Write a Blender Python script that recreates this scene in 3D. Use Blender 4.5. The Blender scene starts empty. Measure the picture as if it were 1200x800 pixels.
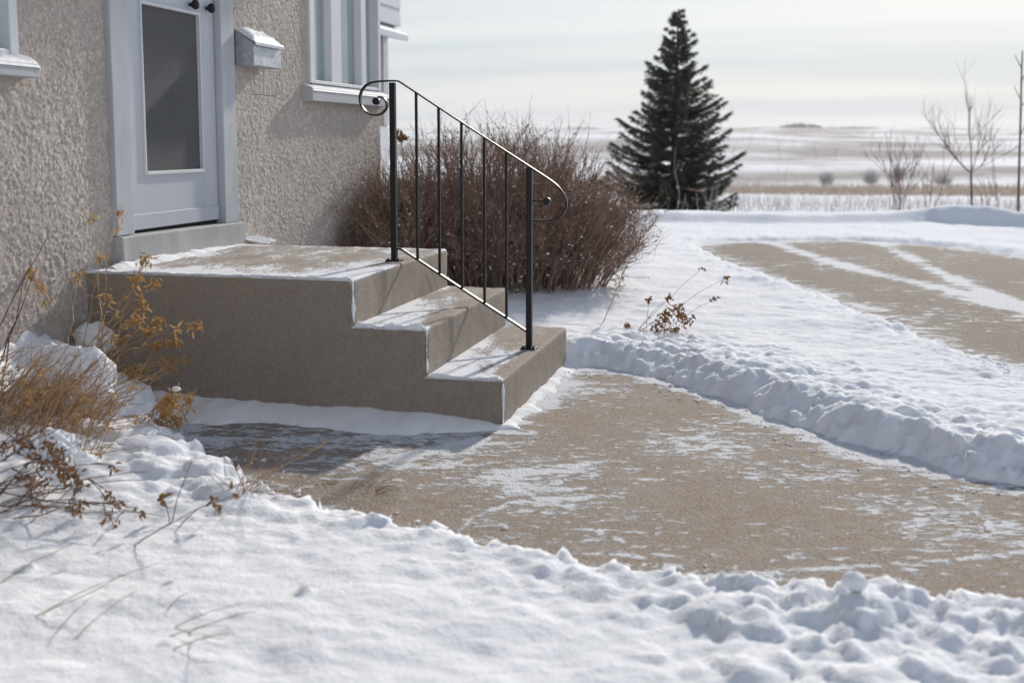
import bpy, bmesh, math, random
import numpy as np
from mathutils import Vector

scene = bpy.context.scene
col = scene.collection
R = math.radians
rng = np.random.default_rng(7)
random.seed(7)

# ------------------------------------------------------------------ camera
CAM_H = 1.14
F = 1333.0                      # focal length in pixels of a 1200 px wide picture (40 mm lens)
PITCH, YAW, HZ = R(6.5), R(13.8), 165.0
PPY = HZ + F * math.tan(PITCH)
cam_data = bpy.data.cameras.new("camera")
cam = bpy.data.objects.new("camera", cam_data)
col.objects.link(cam)
cam.location = (0, 0, CAM_H)
cam.rotation_euler = (R(90) - PITCH, 0, YAW)
cam_data.lens = 40.0
cam_data.sensor_width = 36.0
cam_data.shift_y = -(400.0 - PPY) / 1200.0
cam_data.clip_end = 20000
cam_data.dof.use_dof = True
cam_data.dof.focus_distance = 5.1
cam_data.dof.aperture_fstop = 2.6
scene.camera = cam

# ------------------------------------------------------------------ light
SUN_EL = R(26.0)
SUN_AZ = math.atan2(0.15, 0.988)          # from +Y towards +X
sun_dir = Vector((math.sin(SUN_AZ) * math.cos(SUN_EL), math.cos(SUN_AZ) * math.cos(SUN_EL), math.sin(SUN_EL)))
sd = bpy.data.lights.new("sun", 'SUN')
sd.energy = 3.0
sd.angle = R(2.5)
sd.color = (1.0, 0.93, 0.84)
sun = bpy.data.objects.new("sun", sd)
col.objects.link(sun)
sun.rotation_euler = (-sun_dir).to_track_quat('-Z', 'Y').to_euler()

world = bpy.data.worlds.new("World")
scene.world = world
world.use_nodes = True
nt = world.node_tree
for n in list(nt.nodes):
    nt.nodes.remove(n)
W = nt.nodes.new
L = nt.links.new
out = W('ShaderNodeOutputWorld')
bg = W('ShaderNodeBackground')
bg.inputs['Strength'].default_value = 0.10
sky = W('ShaderNodeTexSky')
sky.sky_type = 'NISHITA'
sky.sun_disc = False
sky.sun_elevation = SUN_EL
sky.sun_rotation = SUN_AZ
sky.air_density = 1.0
sky.dust_density = 0.4
sky.ozone_density = 1.0
tc = W('ShaderNodeTexCoord')
sep = W('ShaderNodeSeparateXYZ')
L(tc.outputs['Generated'], sep.inputs[0])
# clouds on a flat deck: direction / (height + small)
zc = W('ShaderNodeMath'); zc.operation = 'MAXIMUM'; zc.inputs[1].default_value = 0.0
L(sep.outputs['Z'], zc.inputs[0])
za = W('ShaderNodeMath'); za.operation = 'ADD'; za.inputs[1].default_value = 0.06
L(zc.outputs[0], za.inputs[0])
dx = W('ShaderNodeMath'); dx.operation = 'DIVIDE'
dy = W('ShaderNodeMath'); dy.operation = 'DIVIDE'
L(sep.outputs['X'], dx.inputs[0]); L(za.outputs[0], dx.inputs[1])
L(sep.outputs['Y'], dy.inputs[0]); L(za.outputs[0], dy.inputs[1])
cmb = W('ShaderNodeCombineXYZ')
L(dx.outputs[0], cmb.inputs[0]); L(dy.outputs[0], cmb.inputs[1])
mp = W('ShaderNodeMapping')
mp.inputs['Scale'].default_value = (0.13, 0.42, 1)
mp.inputs['Location'].default_value = (3.1, 1.7, 0)
L(cmb.outputs[0], mp.inputs[0])
cn = W('ShaderNodeTexNoise')
cn.inputs['Scale'].default_value = 1.3
cn.inputs['Detail'].default_value = 6
cn.inputs['Roughness'].default_value = 0.55
L(mp.outputs[0], cn.inputs['Vector'])
cr = W('ShaderNodeMapRange')
cr.inputs['From Min'].default_value = 0.40
cr.inputs['From Max'].default_value = 0.66
cr.inputs['To Min'].default_value = 0.18
cr.inputs['To Max'].default_value = 0.80
L(cn.outputs['Fac'], cr.inputs['Value'])
# thin veil is denser towards the horizon all round
hr = W('ShaderNodeMapRange')
hr.inputs['From Min'].default_value = 0.0
hr.inputs['From Max'].default_value = 0.60
hr.inputs['To Min'].default_value = 1.0
hr.inputs['To Max'].default_value = 0.0
L(zc.outputs[0], hr.inputs['Value'])
mx = W('ShaderNodeMath'); mx.operation = 'MAXIMUM'
L(cr.outputs[0], mx.inputs[0]); L(hr.outputs[0], mx.inputs[1])
cmix = W('ShaderNodeMix'); cmix.data_type = 'RGBA'
L(mx.outputs[0], cmix.inputs['Factor'])
L(sky.outputs[0], cmix.inputs['A'])
# the veil is brightest low down, where one looks through most of it
er = W('ShaderNodeMapRange')
er.inputs['From Min'].default_value = 0.02
er.inputs['From Max'].default_value = 0.55
L(zc.outputs[0], er.inputs['Value'])
ecol = W('ShaderNodeMix'); ecol.data_type = 'RGBA'
L(er.outputs[0], ecol.inputs['Factor'])
ecol.inputs['A'].default_value = (5.35, 5.42, 5.6, 1)
ecol.inputs['B'].default_value = (4.6, 4.62, 4.82, 1)
# streaks: milky cloud and faintly blue gaps
sc = W('ShaderNodeMapRange')
sc.inputs['From Min'].default_value = 0.40; sc.inputs['From Max'].default_value = 0.60
L(cn.outputs['Fac'], sc.inputs['Value'])
scol = W('ShaderNodeMix'); scol.data_type = 'RGBA'
L(sc.outputs[0], scol.inputs['Factor'])
scol.inputs['A'].default_value = (0.83, 0.89, 0.965, 1)
scol.inputs['B'].default_value = (1.06, 1.055, 1.05, 1)
smul = W('ShaderNodeMix'); smul.data_type = 'RGBA'; smul.blend_type = 'MULTIPLY'; smul.inputs['Factor'].default_value = 1.0
L(ecol.outputs['Result'], smul.inputs['A']); L(scol.outputs['Result'], smul.inputs['B'])
L(smul.outputs['Result'], cmix.inputs['B'])
L(cmix.outputs['Result'], bg.inputs['Color'])
L(bg.outputs[0], out.inputs[0])

scene.view_settings.view_transform = 'Standard'
scene.view_settings.look = 'None'
scene.view_settings.gamma = 1.0
scene.view_settings.use_curve_mapping = False
scene.view_settings.exposure = 0.4

# ------------------------------------------------------------------ pixel -> direction helpers
fw = np.array([-math.sin(YAW) * math.cos(PITCH), math.cos(YAW) * math.cos(PITCH), -math.sin(PITCH)])
rt = np.array([math.cos(YAW), math.sin(YAW), 0.0])
upv = np.cross(rt, fw)
CO = np.array([0, 0, CAM_H])

def ray(x, y):
    return fw + rt * (x - 600) / F - upv * (y - PPY) / F
def onz(x, y, z=0.0):
    d = ray(x, y); return CO + d * ((z - CAM_H) / d[2])
def onx(x, y, X):
    d = ray(x, y); return CO + d * (X / d[0])
def ony(x, y, Y):
    d = ray(x, y); return CO + d * (Y / d[1])

# ------------------------------------------------------------------ mesh helpers
class MB:
    """collects vertices, quads and triangles for ONE mesh"""
    def __init__(s):
        s.v = []; s.q = []; s.t = []; s.n = 0; s.ng = []
    def add(s, V, Q=None, T=None):
        V = np.asarray(V, float).reshape(-1, 3)
        s.v.append(V)
        if Q is not None and len(Q): s.q.append(np.asarray(Q, int) + s.n)
        if T is not None and len(T): s.t.append(np.asarray(T, int) + s.n)
        s.n += len(V)
        return s
    def box(s, a, b):
        (x0, y0, z0), (x1, y1, z1) = a, b
        V = [(x0,y0,z0),(x1,y0,z0),(x1,y1,z0),(x0,y1,z0),(x0,y0,z1),(x1,y0,z1),(x1,y1,z1),(x0,y1,z1)]
        return s.add(V, [(0,3,2,1),(4,5,6,7),(0,1,5,4),(1,2,6,5),(2,3,7,6),(3,0,4,7)])
    def mesh(s, name):
        V = np.concatenate(s.v)
        q = np.concatenate(s.q) if s.q else np.zeros((0, 4), int)
        t = np.concatenate(s.t) if s.t else np.zeros((0, 3), int)
        me = bpy.data.meshes.new(name)
        me.vertices.add(len(V)); me.vertices.foreach_set('co', V.ravel())
        loops = np.concatenate([q.ravel(), t.ravel()])
        me.loops.add(len(loops)); me.loops.foreach_set('vertex_index', loops)
        st = np.concatenate([np.arange(len(q)) * 4, len(q) * 4 + np.arange(len(t)) * 3])
        me.polygons.add(len(st)); me.polygons.foreach_set('loop_start', st)
        me.update(calc_edges=True)
        me.validate()
        return me
    def build(s, name, mat, parent=None, smooth=False, bevel=0.0, seg=2):
        me = s.mesh(name)
        return link(name, me, mat, parent, smooth, bevel, seg)

def link(name, me, mat, parent=None, smooth=False, bevel=0.0, seg=2):
    o = bpy.data.objects.new(name, me)
    col.objects.link(o)
    if mat: me.materials.append(mat)
    if parent: o.parent = parent
    if smooth is not None: me.polygons.foreach_set('use_smooth', [bool(smooth)] * len(me.polygons))
    if bevel:
        m = o.modifiers.new('bevel', 'BEVEL'); m.width = bevel; m.segments = seg; m.limit_method = 'ANGLE'
    return o

def tag(o, label=None, cat=None, group=None, kind=None):
    if label: o['label'] = label
    if cat: o['category'] = cat
    if group: o['group'] = group
    if kind: o['kind'] = kind
    return o

def thing(name, label, cat, loc=(0, 0, 0), group=None):
    o = bpy.data.objects.new(name, None)
    col.objects.link(o)
    o.location = loc
    o.empty_display_size = 0.1
    return tag(o, label, cat, group)

def hang(o, parent):
    """parent a mesh given in world coordinates under an Empty placed at the thing's base"""
    o.parent = parent
    o.matrix_parent_inverse = parent.matrix_world.inverted() if False else o.matrix_parent_inverse
    return o

def attr(o, name, vals):
    a = o.data.attributes.new(name, 'FLOAT', 'POINT')
    a.data.foreach_set('value', np.asarray(vals, np.float32))

def tubes(P, Rr, S=4):
    """N polylines of K points as tapered tubes"""
    P = np.asarray(P, float); Rr = np.asarray(Rr, float)
    N, K, _ = P.shape
    T = np.gradient(P, axis=1)
    T /= np.linalg.norm(T, axis=2, keepdims=True) + 1e-9
    ref = np.where(np.abs(T[:, :1, 2:3]) > 0.9, np.array([1.0, 0, 0]), np.array([0, 0, 1.0]))
    A = np.cross(T, np.broadcast_to(ref, T.shape)); A /= np.linalg.norm(A, axis=2, keepdims=True) + 1e-9
    B = np.cross(T, A)
    ang = np.arange(S) * 2 * np.pi / S
    ring = A[:, :, None, :] * np.cos(ang)[None, None, :, None] + B[:, :, None, :] * np.sin(ang)[None, None, :, None]
    V = P[:, :, None, :] + ring * Rr[:, :, None, None]
    idx = np.arange(N * K * S).reshape(N, K, S)
    a = idx[:, :-1, :]; b = np.roll(a, -1, axis=2); d = idx[:, 1:, :]; c = np.roll(d, -1, axis=2)
    Q = np.stack([a, b, c, d], axis=-1).reshape(-1, 4)
    caps = []
    if S == 4:
        caps = np.concatenate([idx[:, 0, ::-1].reshape(-1, 4), idx[:, -1, :].reshape(-1, 4)])
        Q = np.concatenate([Q, caps])
    return V.reshape(-1, 3), Q

def bar(path, wy, wn):
    """flat bar swept along a path in an x-z plane: wy across (y), wn thickness in the plane"""
    P = np.asarray(path, float)
    T = np.gradient(P, axis=0); T /= np.linalg.norm(T, axis=1, keepdims=True)
    Nn = np.stack([-T[:, 2], 0 * T[:, 0], T[:, 0]], axis=1)
    Y = np.array([0, 1.0, 0])
    V = np.stack([P + Nn * wn / 2 - Y * wy / 2, P + Nn * wn / 2 + Y * wy / 2,
                  P - Nn * wn / 2 + Y * wy / 2, P - Nn * wn / 2 - Y * wy / 2], axis=1)
    K = len(P); idx = np.arange(K * 4).reshape(K, 4)
    a = idx[:-1]; b = np.roll(a, -1, 1); d = idx[1:]; c = np.roll(d, -1, 1)
    Q = np.stack([a, d, c, b], -1).reshape(-1, 4)
    Q = np.concatenate([Q, idx[:1, :], idx[-1:, ::-1]])
    return V.reshape(-1, 3), Q

def catmull(pts, n=8):
    p = np.asarray(pts, float)
    p = np.concatenate([[2 * p[0] - p[1]], p, [2 * p[-1] - p[-2]]])
    o = []
    for i in range(1, len(p) - 2):
        for k in range(n):
            t = k / n
            o.append(0.5 * (2*p[i] + (p[i+1]-p[i-1])*t + (2*p[i-1]-5*p[i]+4*p[i+1]-p[i+2])*t*t + (-p[i-1]+3*p[i]-3*p[i+1]+p[i+2])*t**3))
    o.append(p[-2])
    return np.array(o)

def disc(c, r, t, axis='y', n=20):
    ang = np.arange(n) * 2 * np.pi / n
    ca, sa = np.cos(ang) * r, np.sin(ang) * r
    V = []
    for s in (-t / 2, t / 2):
        if axis == 'y': V += [(c[0] + a, c[1] + s, c[2] + b) for a, b in zip(ca, sa)]
        elif axis == 'x': V += [(c[0] + s, c[1] + a, c[2] + b) for a, b in zip(ca, sa)]
        else: V += [(c[0] + a, c[1] + b, c[2] + s) for a, b in zip(ca, sa)]
    V += [(c[0] - (t/2 if axis == 'x' else 0), c[1] - (t/2 if axis == 'y' else 0), c[2] - (t/2 if axis == 'z' else 0)),
          (c[0] + (t/2 if axis == 'x' else 0), c[1] + (t/2 if axis == 'y' else 0), c[2] + (t/2 if axis == 'z' else 0))]
    Q = [(i, (i+1) % n, n + (i+1) % n, n + i) for i in range(n)]
    T = [(2*n, (i+1) % n, i) for i in range(n)] + [(2*n+1, n + i, n + (i+1) % n) for i in range(n)]
    return V, Q, T

# noise ---------------------------------------------------------------
def vnoise(x, y, seed=0):
    """smooth value noise, -1..1"""
    xi = np.floor(x).astype(np.int64); yi = np.floor(y).astype(np.int64)
    fx = x - xi; fy = y - yi
    fx = fx * fx * fx * (fx * (fx * 6 - 15) + 10); fy = fy * fy * fy * (fy * (fy * 6 - 15) + 10)
    def h(a, b):
        n = (a * 374761393 + b * 668265263 + seed * 1274126177) & 0xFFFFFFFF
        n = ((n ^ (n >> 13)) * 1274126177) & 0xFFFFFFFF
        n = n ^ (n >> 16)
        return (n & 0xFFFF) / 32767.5 - 1
    a = h(xi, yi); b = h(xi + 1, yi); c = h(xi, yi + 1); d = h(xi + 1, yi + 1)
    return (a * (1 - fx) + b * fx) * (1 - fy) + (c * (1 - fx) + d * fx) * fy
def fbm(x, y, oct=4, seed=0, gain=0.5):
    s = 0; a = 1.0; t = 0
    for i in range(oct):
        s = s + a * vnoise(x * 2**i + 17.3 * i, y * 2**i - 9.1 * i, seed + i); t += a; a *= gain
    return s / t
def worley(x, y, seed=0):
    """distance to the nearest cell point and a random value of that cell"""
    xi = np.floor(x).astype(np.int64); yi = np.floor(y).astype(np.int64)
    best = np.full(np.shape(x), 9.0); rv = np.zeros(np.shape(x))
    def h(a, b, k):
        n = (a * 374761393 + b * 668265263 + (seed * 7 + k) * 1274126177) & 0xFFFFFFFF
        n = ((n ^ (n >> 13)) * 1274126177) & 0xFFFFFFFF
        return ((n ^ (n >> 16)) & 0xFFFF) / 65535.0
    for i in (-1, 0, 1):
        for j in (-1, 0, 1):
            a, b = xi + i, yi + j
            d = np.hypot(a + h(a, b, 1) - x, b + h(a, b, 2) - y)
            m = d < best
            best = np.where(m, d, best); rv = np.where(m, h(a, b, 3), rv)
    return best, rv
def clods(x, y, s, seed):
    """broken snow: rounded, unevenly high lumps"""
    wx = x + 0.28 / s * fbm(x * s * 1.3, y * s * 1.3, 2, seed + 3); wy_ = y + 0.28 / s * fbm(x * s * 1.3 + 9, y * s * 1.3, 2, seed + 4)
    d, r = worley(wx * s, wy_ * s, seed)
    return np.clip(1 - (d / 0.78) ** 2, 0, 1) ** 0.75 * r ** 1.6
def smooth(a, b, x):
    t = np.clip((x - a) / (b - a), 0, 1); return t * t * (3 - 2 * t)
def seg_dist(x, y, line):
    d = np.full(np.shape(x), 1e9)
    for (ax, ay), (bx, by) in zip(line[:-1], line[1:]):
        vx, vy = bx - ax, by - ay
        t = np.clip(((x - ax) * vx + (y - ay) * vy) / (vx * vx + vy * vy + 1e-12), 0, 1)
        d = np.minimum(d, np.hypot(x - ax - t * vx, y - ay - t * vy))
    return d
def poly_sd(x, y, poly):
    """signed distance, > 0 outside"""
    P = list(poly) + [poly[0]]
    d = seg_dist(x, y, P)
    ins = np.zeros(np.shape(x), bool)
    for (ax, ay), (bx, by) in zip(P[:-1], P[1:]):
        if ay == by: continue
        c = ((ay > y) != (by > y)) & (x < (bx - ax) * (y - ay) / (by - ay) + ax)
        ins ^= c
    return np.where(ins, -d, d)

# ------------------------------------------------------------------ materials
class NT:
    def __init__(s, name):
        s.m = bpy.data.materials.new(name); s.m.use_nodes = True
        s.t = s.m.node_tree; s.N = s.t.nodes; s.bsdf = s.N['Principled BSDF']; s.out = s.N['Material Output']
        s.tc = s.N.new('ShaderNodeNewGeometry')
        s.pos = s.tc.outputs['Position']
    def l(s, a, b): s.t.links.new(a, b)
    def val(s, inp, v):
        if hasattr(v, 'is_linked') or isinstance(v, bpy.types.NodeSocket): s.l(v, inp)
        else: inp.default_value = v
    def map(s, scale=(1, 1, 1), rot=(0, 0, 0), vec=None):
        n = s.N.new('ShaderNodeMapping'); n.inputs['Rotation'].default_value = rot
        if any(rot): n.vector_type = 'TEXTURE'; scale = tuple(1 / q for q in scale)
        n.inputs['Scale'].default_value = scale
        s.l(vec or s.pos, n.inputs[0]); return n.outputs[0]
    def noise(s, scale, detail=4, rough=0.5, vec=None, dist=0.0):
        n = s.N.new('ShaderNodeTexNoise'); n.inputs['Scale'].default_value = scale
        n.inputs['Detail'].default_value = detail; n.inputs['Roughness'].default_value = rough; n.inputs['Distortion'].default_value = dist
        s.l(vec or s.pos, n.inputs['Vector']); return n.outputs['Fac']
    def vor(s, scale, feat='F1', vec=None, out='Distance', rand=1.0):
        n = s.N.new('ShaderNodeTexVoronoi'); n.feature = feat; n.inputs['Scale'].default_value = scale
        n.inputs['Randomness'].default_value = rand
        s.l(vec or s.pos, n.inputs['Vector']); return n.outputs[out]
    def rng(s, v, a, b, c=0.0, d=1.0, smoothstep=False):
        n = s.N.new('ShaderNodeMapRange'); n.inputs['From Min'].default_value = a; n.inputs['From Max'].default_value = b
        n.inputs['To Min'].default_value = c; n.inputs['To Max'].default_value = d
        if smoothstep: n.interpolation_type = 'SMOOTHSTEP'
        s.l(v, n.inputs['Value']); return n.outputs[0]
    def math(s, op, a, b=0.0, clamp=False):
        n = s.N.new('ShaderNodeMath'); n.operation = op; n.use_clamp = clamp
        s.val(n.inputs[0], a); s.val(n.inputs[1], b); return n.outputs[0]
    def mix(s, f, a, b, mode='MIX'):
        n = s.N.new('ShaderNodeMix'); n.data_type = 'RGBA'; n.blend_type = mode
        s.val(n.inputs['Factor'], f)
        for k, v in (('A', a), ('B', b)):
            if isinstance(v, tuple): n.inputs[k].default_value = (*v[:3], 1)
            else: s.l(v, n.inputs[k])
        return n.outputs['Result']
    def attr(s, name):
        n = s.N.new('ShaderNodeAttribute'); n.attribute_name = name; return n.outputs['Fac']
    def bump(s, h, strength=0.5, dist=0.01, normal=None):
        n = s.N.new('ShaderNodeBump'); n.inputs['Strength'].default_value = strength; n.inputs['Distance'].default_value = dist
        s.l(h, n.inputs['Height'])
        if normal: s.l(normal, n.inputs['Normal'])
        return n.outputs[0]
    def fin(s, color=None, rough=None, normal=None, spec=None, metal=None):
        b = s.bsdf
        if color is not None: s.val(b.inputs['Base Color'], (*color[:3], 1) if isinstance(color, tuple) else color)
        if rough is not None: s.val(b.inputs['Roughness'], rough)
        if normal is not None: s.l(normal, b.inputs['Normal'])
        if spec is not None: b.inputs['Specular IOR Level'].default_value = spec
        if metal is not None: b.inputs['Metallic'].default_value = metal
        return s.m

SNOW_COL = (0.86, 0.88, 0.91)

def m_snow(name, far=False):
    k = NT(name)
    h1 = k.noise(55, 3, 0.6); h2 = k.noise(260, 2, 0.6)
    h = k.math('ADD', k.math('MULTIPLY', h1, 1.0), k.math('MULTIPLY', h2, 0.35))
    n = k.bump(h, 0.42, 0.014)
    c = k.mix(k.noise(2.2, 4), (0.845, 0.855, 0.875), (0.90, 0.907, 0.92))
    if far:
        st = k.attr('stubble')
        nz = k.noise(0.9, 5, 0.65, vec=k.map((0.25, 0.06, 1)))
        f = k.rng(k.math('ADD', st, k.math('MULTIPLY', nz, 0.55)), 0.40, 1.05, 0.0, 0.88)
        c = k.mix(f, c, (0.235, 0.20, 0.175))
    k.bsdf.inputs['Subsurface Weight'].default_value = 0.35
    k.bsdf.inputs['Subsurface Radius'].default_value = (0.9, 1.0, 1.1)
    k.bsdf.inputs['Subsurface Scale'].default_value = 0.012
    return k.fin(c, 0.9, n, spec=0.03 if far else 0.06)

def concrete_base(k, tint=1.0, sp_amt=0.65, vs=210):
    """exposed aggregate: colour socket and bump normal"""
    big = k.noise(1.7, 5, 0.6)
    mid = k.noise(16, 4, 0.6)
    sp = k.vor(vs, out='Color')
    spd = k.vor(vs)
    grey = k.N.new('ShaderNodeRGBToBW'); k.l(sp, grey.inputs[0])
    c = k.mix(big, (0.372*tint, 0.270*tint, 0.192*tint), (0.49*tint, 0.378*tint, 0.28*tint))
    c = k.mix(k.rng(mid, 0.3, 0.7, 0.0, 0.22), c, (0.215*tint, 0.165*tint, 0.127*tint))
    peb = k.rng(grey.outputs[0], 0.62, 0.74)
    c = k.mix(k.math('MULTIPLY', peb, sp_amt), c, (0.46*tint, 0.42*tint, 0.36*tint))
    dk = k.rng(grey.outputs[0], 0.36, 0.27)
    c = k.mix(k.math('MULTIPLY', dk, sp_amt * 0.55), c, (0.075, 0.06, 0.05))
    big2 = k.vor(75, out='Color')
    g2 = k.N.new('ShaderNodeRGBToBW'); k.l(big2, g2.inputs[0])
    c = k.mix(k.rng(g2.outputs[0], 0.72, 0.76, 0, sp_amt * 0.4), c, (0.42, 0.38, 0.33))
    hh = k.math('ADD', k.rng(spd, 0.0, 0.6, 1.0, 0.0), k.math('MULTIPLY', k.noise(420, 2), 0.7))
    hh = k.math('ADD', hh, k.math('MULTIPLY', mid, 1.4))
    hh = k.math('ADD', hh, k.math('MULTIPLY', k.noise(85, 4, 0.65), 2.6))
    return c, hh

def m_walk(name, scale_far=1.0, tint=1.0, grey_=0.12):
    k = NT(name)
    c, hh = concrete_base(k, tint)
    c = k.mix(grey_, c, (0.25, 0.235, 0.215))
    a = k.attr('snow')
    streak = k.noise(1.0, 7, 0.66, vec=k.map((4.2 * scale_far, 11 * scale_far, 4), (0, 0, R(12))), dist=0.6)
    fine = k.noise(30 * scale_far, 4, 0.7, vec=k.map((0.7, 1.5, 1)))
    patch = k.noise(1.6 * scale_far, 3, 0.5)
    s = k.math('ADD', k.math('MULTIPLY', k.math('SUBTRACT', streak, 0.5), 2.3), k.math('MULTIPLY', k.math('SUBTRACT', fine, 0.5), 1.7))
    s = k.math('ADD', s, k.math('MULTIPLY', k.math('SUBTRACT', patch, 0.5), 1.3))
    s = k.math('ADD', s, k.math('MULTIPLY', a, 2.4))
    f = k.rng(s, 0.24, 0.38, 0, 0.95)
    dust = k.rng(s, -0.35, 0.5, 0, 0.13)
    f = k.math('MAXIMUM', f, dust)
    # small windblown flakes between the streaks
    fl = k.noise(1.0, 5, 0.7, vec=k.map((13 * scale_far, 30 * scale_far, 9), (0, 0, R(10))), dist=0.8)
    fl = k.math('ADD', k.math('ADD', fl, k.math('MULTIPLY', k.math('SUBTRACT', patch, 0.5), 0.45)), k.math('MULTIPLY', a, 0.25))
    f = k.math('MAXIMUM', f, k.rng(fl, 0.548, 0.60, 0, 0.94))
    c = k.mix(f, c, SNOW_COL)
    h = k.math('ADD', k.math('MULTIPLY', hh, 0.5), k.math('MULTIPLY', f, 1.8))
    return k.fin(c, 0.8, k.bump(h, 0.85, 0.011), spec=0.2)

def m_stoop():
    k = NT('stoop_concrete')
    c, hh = concrete_base(k, 0.90, 0.62, 180)
    c = k.mix(0.42, c, (0.275, 0.255, 0.23))
    # damp stain towards the base and blotches with a shape of their own
    bl = k.noise(3.4, 5, 0.7)
    c = k.mix(k.rng(bl, 0.50, 0.75, 0, 0.4), c, (0.19, 0.165, 0.14))
    a = k.attr('snow')
    streak = k.noise(1.0, 6, 0.7, vec=k.map((7, 3.2, 3), (0, 0, R(12))))
    fine = k.noise(60, 4, 0.7)
    s = k.math('ADD', k.math('ADD', k.math('MULTIPLY', k.math('SUBTRACT', streak, 0.27), 1.75), k.math('MULTIPLY', k.math('SUBTRACT', fine, 0.25), 0.8)), a)
    f = k.math('MAXIMUM', k.rng(s, 0.86, 0.98, 0, 0.93), k.rng(s, 0.64, 0.95, 0, 0.3))
    c = k.mix(f, c, SNOW_COL)
    h = k.math('ADD', k.math('MULTIPLY', hh, 0.35), k.math('MULTIPLY', k.rng(s, 0.84, 1.05), 1.5))
    return k.fin(c, 0.85, k.bump(h, 0.6, 0.006), spec=0.25)

def m_stucco():
    k = NT('stucco')
    v = k.vor(75, out='Color', vec=k.map((1, 1, 1.2)))
    g = k.N.new('ShaderNodeRGBToBW'); k.l(v, g.inputs[0])
    c = k.mix(k.math('ADD', k.math('MULTIPLY', g.outputs[0], 0.35), k.math('MULTIPLY', k.attr('tone'), 0.8)), (0.31, 0.265, 0.228), (0.80, 0.715, 0.635))
    c = k.mix(k.rng(k.noise(2.5, 5, 0.6), 0.35, 0.7, 0, 0.5), c, (0.42, 0.37, 0.325))
    h = k.math('ADD', k.vor(90, vec=k.map((1, 1, 1.3))), k.math('MULTIPLY', k.noise(210, 4, 0.7), 0.9))
    return k.fin(c, 0.9, k.bump(h, 0.5, 0.003), spec=0.3)

def m_paint(name, colr, rough=0.45, wear=0.15, grain=True):
    k = NT(name)
    n1 = k.noise(5, 5, 0.6, vec=k.map((1, 1, 0.25)))
    c = k.mix(k.rng(n1, 0.35, 0.75, 0, wear), colr, tuple(v * 0.62 for v in colr))
    n2 = k.noise(60, 4, 0.6, vec=k.map((1.0, 1.0, 0.06)))
    c = k.mix(k.rng(n2, 0.62, 0.75, 0, wear * 0.8), c, tuple(v * 0.75 for v in colr))
    return k.fin(c, rough, k.bump(n2, 0.15, 0.002) if grain else None, spec=0.35)

def m_plain(name, a, b, scale=20, rough=0.8, spec=0.2, trans=0.0, bumpd=0.0):
    k = NT(name)
    c = k.mix(k.rng(k.noise(scale, 3), 0.3, 0.7), a, b)
    k.fin(c, rough, k.bump(k.noise(scale * 6, 3), 0.4, bumpd) if bumpd else None, spec=spec)
    if trans:
        tr = k.N.new('ShaderNodeBsdfTranslucent'); k.l(c, tr.inputs['Color'])
        ms = k.N.new('ShaderNodeMixShader'); ms.inputs[0].default_value = trans
        k.l(k.bsdf.outputs[0], ms.inputs[1]); k.l(tr.outputs[0], ms.inputs[2]); k.l(ms.outputs[0], k.out.inputs[0])
    return k.m

def m_iron():
    k = NT('black_iron')
    n = k.noise(90, 4, 0.6)
    c = k.mix(k.rng(n, 0.6, 0.75, 0, 0.6), (0.007, 0.007, 0.008), (0.03, 0.026, 0.024))
    return k.fin(c, k.rng(n, 0.3, 0.8, 0.30, 0.5), k.bump(n, 0.2, 0.002), spec=0.35)

def m_galv():
    k = NT('galvanised_metal')
    v = k.vor(55, out='Color', vec=k.map((1, 1, 1)))
    g = k.N.new('ShaderNodeRGBToBW'); k.l(v, g.inputs[0])
    c = k.mix(g.outputs[0], (0.42, 0.44, 0.47), (0.60, 0.62, 0.65))
    c = k.mix(k.rng(k.noise(9, 5, 0.7), 0.5, 0.75, 0, 0.6), c, (0.27, 0.28, 0.29))
    return k.fin(c, 0.5, None, spec=0.5, metal=0.65)

def m_glass(name):
    k = NT(name)
    gl = k.N.new('ShaderNodeBsdfGlossy'); gl.inputs['Roughness'].default_value = 0.03
    tr = k.N.new('ShaderNodeBsdfTransparent'); tr.inputs['Color'].default_value = (0.86, 0.90, 0.90, 1)
    fr = k.N.new('ShaderNodeFresnel'); fr.inputs['IOR'].default_value = 2.3
    ms = k.N.new('ShaderNodeMixShader')
    k.l(k.math('MULTIPLY', fr.outputs[0], k.math('SUBTRACT', 1.0, k.tc.outputs['Backfacing'])), ms.inputs[0]); k.l(tr.outputs[0], ms.inputs[1]); k.l(gl.outputs[0], ms.inputs[2])
    k.l(ms.outputs[0], k.out.inputs[0])
    return k.m

def m_screen():
    """insect screen behind the storm-door glass: woven dark mesh"""
    k = NT('door_screen')
    n = k.noise(3.0, 4, 0.6, vec=k.map((1, 1, 0.4)))
    c = k.mix(n, (0.075, 0.076, 0.078), (0.125, 0.125, 0.128))
    w = k.noise(1.0, 3, 0.6, vec=k.map((1, 420, 3)))
    w2 = k.noise(1.0, 3, 0.6, vec=k.map((1, 3, 420)))
    c = k.mix(k.rng(k.math('ADD', w, w2), 0.8, 1.2, 0, 0.5), c, (0.17, 0.17, 0.172))
    k.fin(c, 0.75, None, spec=0.15)
    return k.m

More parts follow.
